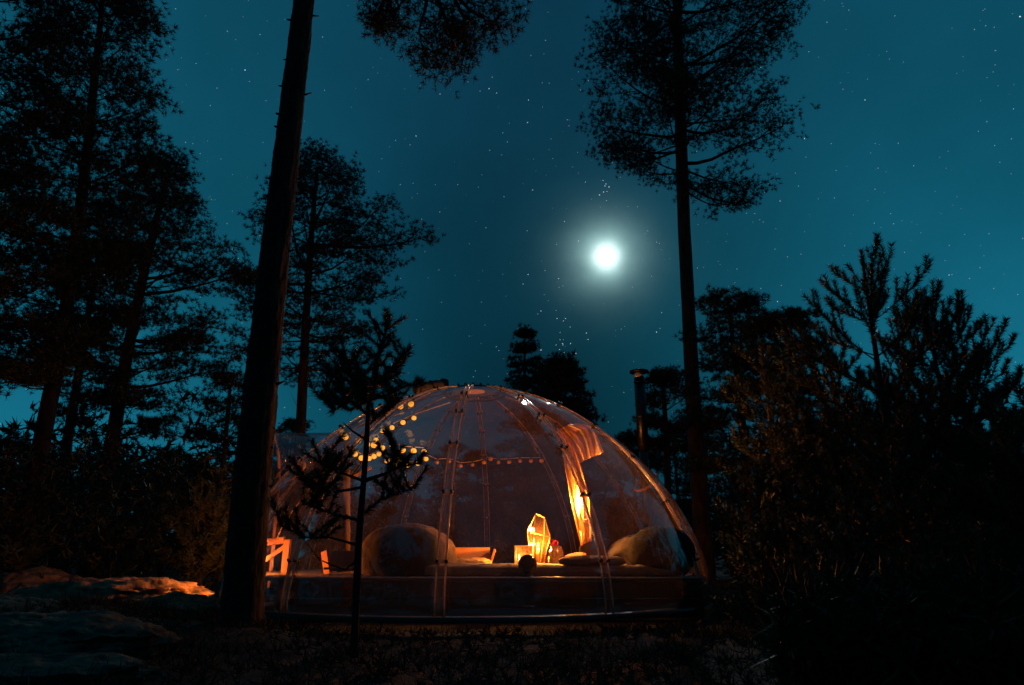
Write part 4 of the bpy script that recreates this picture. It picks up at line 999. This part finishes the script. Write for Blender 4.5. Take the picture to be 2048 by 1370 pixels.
b1 = [A(710, 908, 8.2), A(723, 916, 8.3), A(738, 917, 8.45), A(748, 913, 8.6), A(758, 908, 8.75)]
bulb_string([A(702, 890, 8.1)] + [up(b) for b in b1], b1, 'short looped string of lit bulbs running from the post')
b2 = [A(774, 922, 8.9), A(797, 929, 9.0), A(816, 931, 9.1), A(836, 927, 9.2), A(852, 918, 9.25)]
bulb_string([A(758, 899, 8.75)] + [up(b) for b in b2] + [A(856, 908, 9.3)], b2, 'lower string of lit bulbs sagging across the left middle')
b3 = [A(691, 874, 8.0), A(717, 881, 7.9), A(734, 889, 7.8), A(748, 890, 7.8), A(765, 896, 7.7), A(785, 892, 7.7), A(805, 900, 7.7), A(827, 902, 7.8), A(848, 903, 7.9)]
bulb_string([up(b) for b in b3], b3, 'upper level string of lit bulbs above the lower one')
b4 = [A(752, 880, 8.2), A(766, 862, 8.15), A(784, 855, 8.1), A(806, 845, 8.1), A(828, 836, 8.05)]
bulb_string([up(b) for b in b4] + [A(900, 805, 8.0)], b4, 'slanting string of lit bulbs climbing towards the hub')
b5 = [A(778, 821, 7.8), A(801, 813, 7.8), A(822, 808, 7.8)]
bulb_string([up(b) for b in b5], b5, 'short topmost string of lit bulbs under the rolled shade')
b6 = [A(x, y, Y) for x, y, Y in ((874, 925, 9.4), (898, 923, 9.5), (921, 932, 9.6), (945, 930, 9.6), (968, 925, 9.6), (981, 918, 9.6), (997, 925, 9.6), (1018, 924, 9.55), (1040, 922, 9.5), (1062, 922, 9.45), (1083, 922, 9.4))]
bulb_string([A(856, 910, 9.3)] + [up(b) for b in b6[:5]] + [A(975, 914, 9.65)] + [up(b) for b in b6[6:]], b6, 'right hand string of unlit amber bulbs towards the lanterns', False, .026)
lamp('string_bulb_glow', A(775, 905, 8.4), .8, (1, .5, .1), .15) if False else None

# ------------------------------------------------------------------ moon and stars
D = 1400.0
bm = bmesh.new(); bmesh.ops.create_uvsphere(bm, u_segments=32, v_segments=16, radius=D * math.tan(R(.27)))
me = bpy.data.meshes.new('m'); bm.to_mesh(me); bm.free()
mo = link('moon', me, M['moon'], None, True); mo.location = Vector((0, 0, CAMZ)) + moon_dir * D; tag(mo, 'full moon glaring white between the tall pine and the dome', 'moon')
def stars(lst, name, m, label):
    V = []; Fc = []
    for x, y, s in lst:
        c = Vector((0, 0, CAMZ)) + ray(x, y).normalized() * 1500; r_ = s * 1500 / F
        n = len(V); V += [c + Vector(q) * r_ for q in ((1, 0, 0), (-1, 0, 0), (0, 1, 0), (0, -1, 0), (0, 0, 1), (0, 0, -1))]
        Fc += [(n + a, n + b, n + c_) for a, b, c_ in ((0, 2, 4), (2, 1, 4), (1, 3, 4), (3, 0, 4), (2, 0, 5), (1, 2, 5), (3, 1, 5), (0, 3, 5))]
    tag(link(name, mesh(V, Fc), m), label, 'stars', kind='stuff')
bright = [(490, 140, 1.5), (302, 247, 1.4), (832, 272, 1.1), (1055, 245, 1.1), (1057, 200, 1.1), (765, 408, 1.2), (285, 221, .9), (1531, 598, 1.2), (1555, 603, 1.2), (1772, 536, 1.2), (1776, 615, 1.2),
          (1206, 361, 1.0), (1212, 368, 1.1), (1218, 374, 1.3), (1210, 372, 1.1), (1207, 384, 1.3), (1214, 383, 1.0), (1199, 390, 1.4), (1213, 401, .9), (1171, 364, 1), (1065, 380, 1.1),
          (1114, 637, 1), (1131, 637, 1.2), (1127, 642, 1), (1140, 654, .9), (1173, 666, 1.2), (1176, 679, 1), (1082, 622, 1.2), (1120, 679, .9), (1125, 687, 1.1), (1126, 690, 1.1), (1141, 687, 1.1),
          (1082, 700, 1.4), (1112, 690, 1), (1119, 699, 1), (1128, 705, .8), (1152, 707, 1.2), (1138, 709, .9), (1313, 664, 1.3), (1056, 549, 1.2), (978, 177, 1.2), (993, 186, 1.1), (880, 188, 1),
          (1157, 482, 1), (1129, 443, 1), (1090, 541, .9), (1117, 557, 1), (1046, 568, 1), (1609, 277, 1.2), (1560, 402, 1), (1898, 550, 1), (2040, 33, 1.6), (1730, 200, 1.1)]
stars([(x, y, s * .74) for x, y, s in bright], 'bright_stars', M['star_hi'], 'bright stars and small star clusters round the moon')
rs_ = random.Random(21)
stars([(rs_.uniform(-700, 2750), rs_.uniform(-900, 1000), rs_.choice((.35, .42, .5, .6, .75, .8))) for _ in range(3200)], 'faint_stars', M['star'], 'faint stars scattered over the whole night sky')
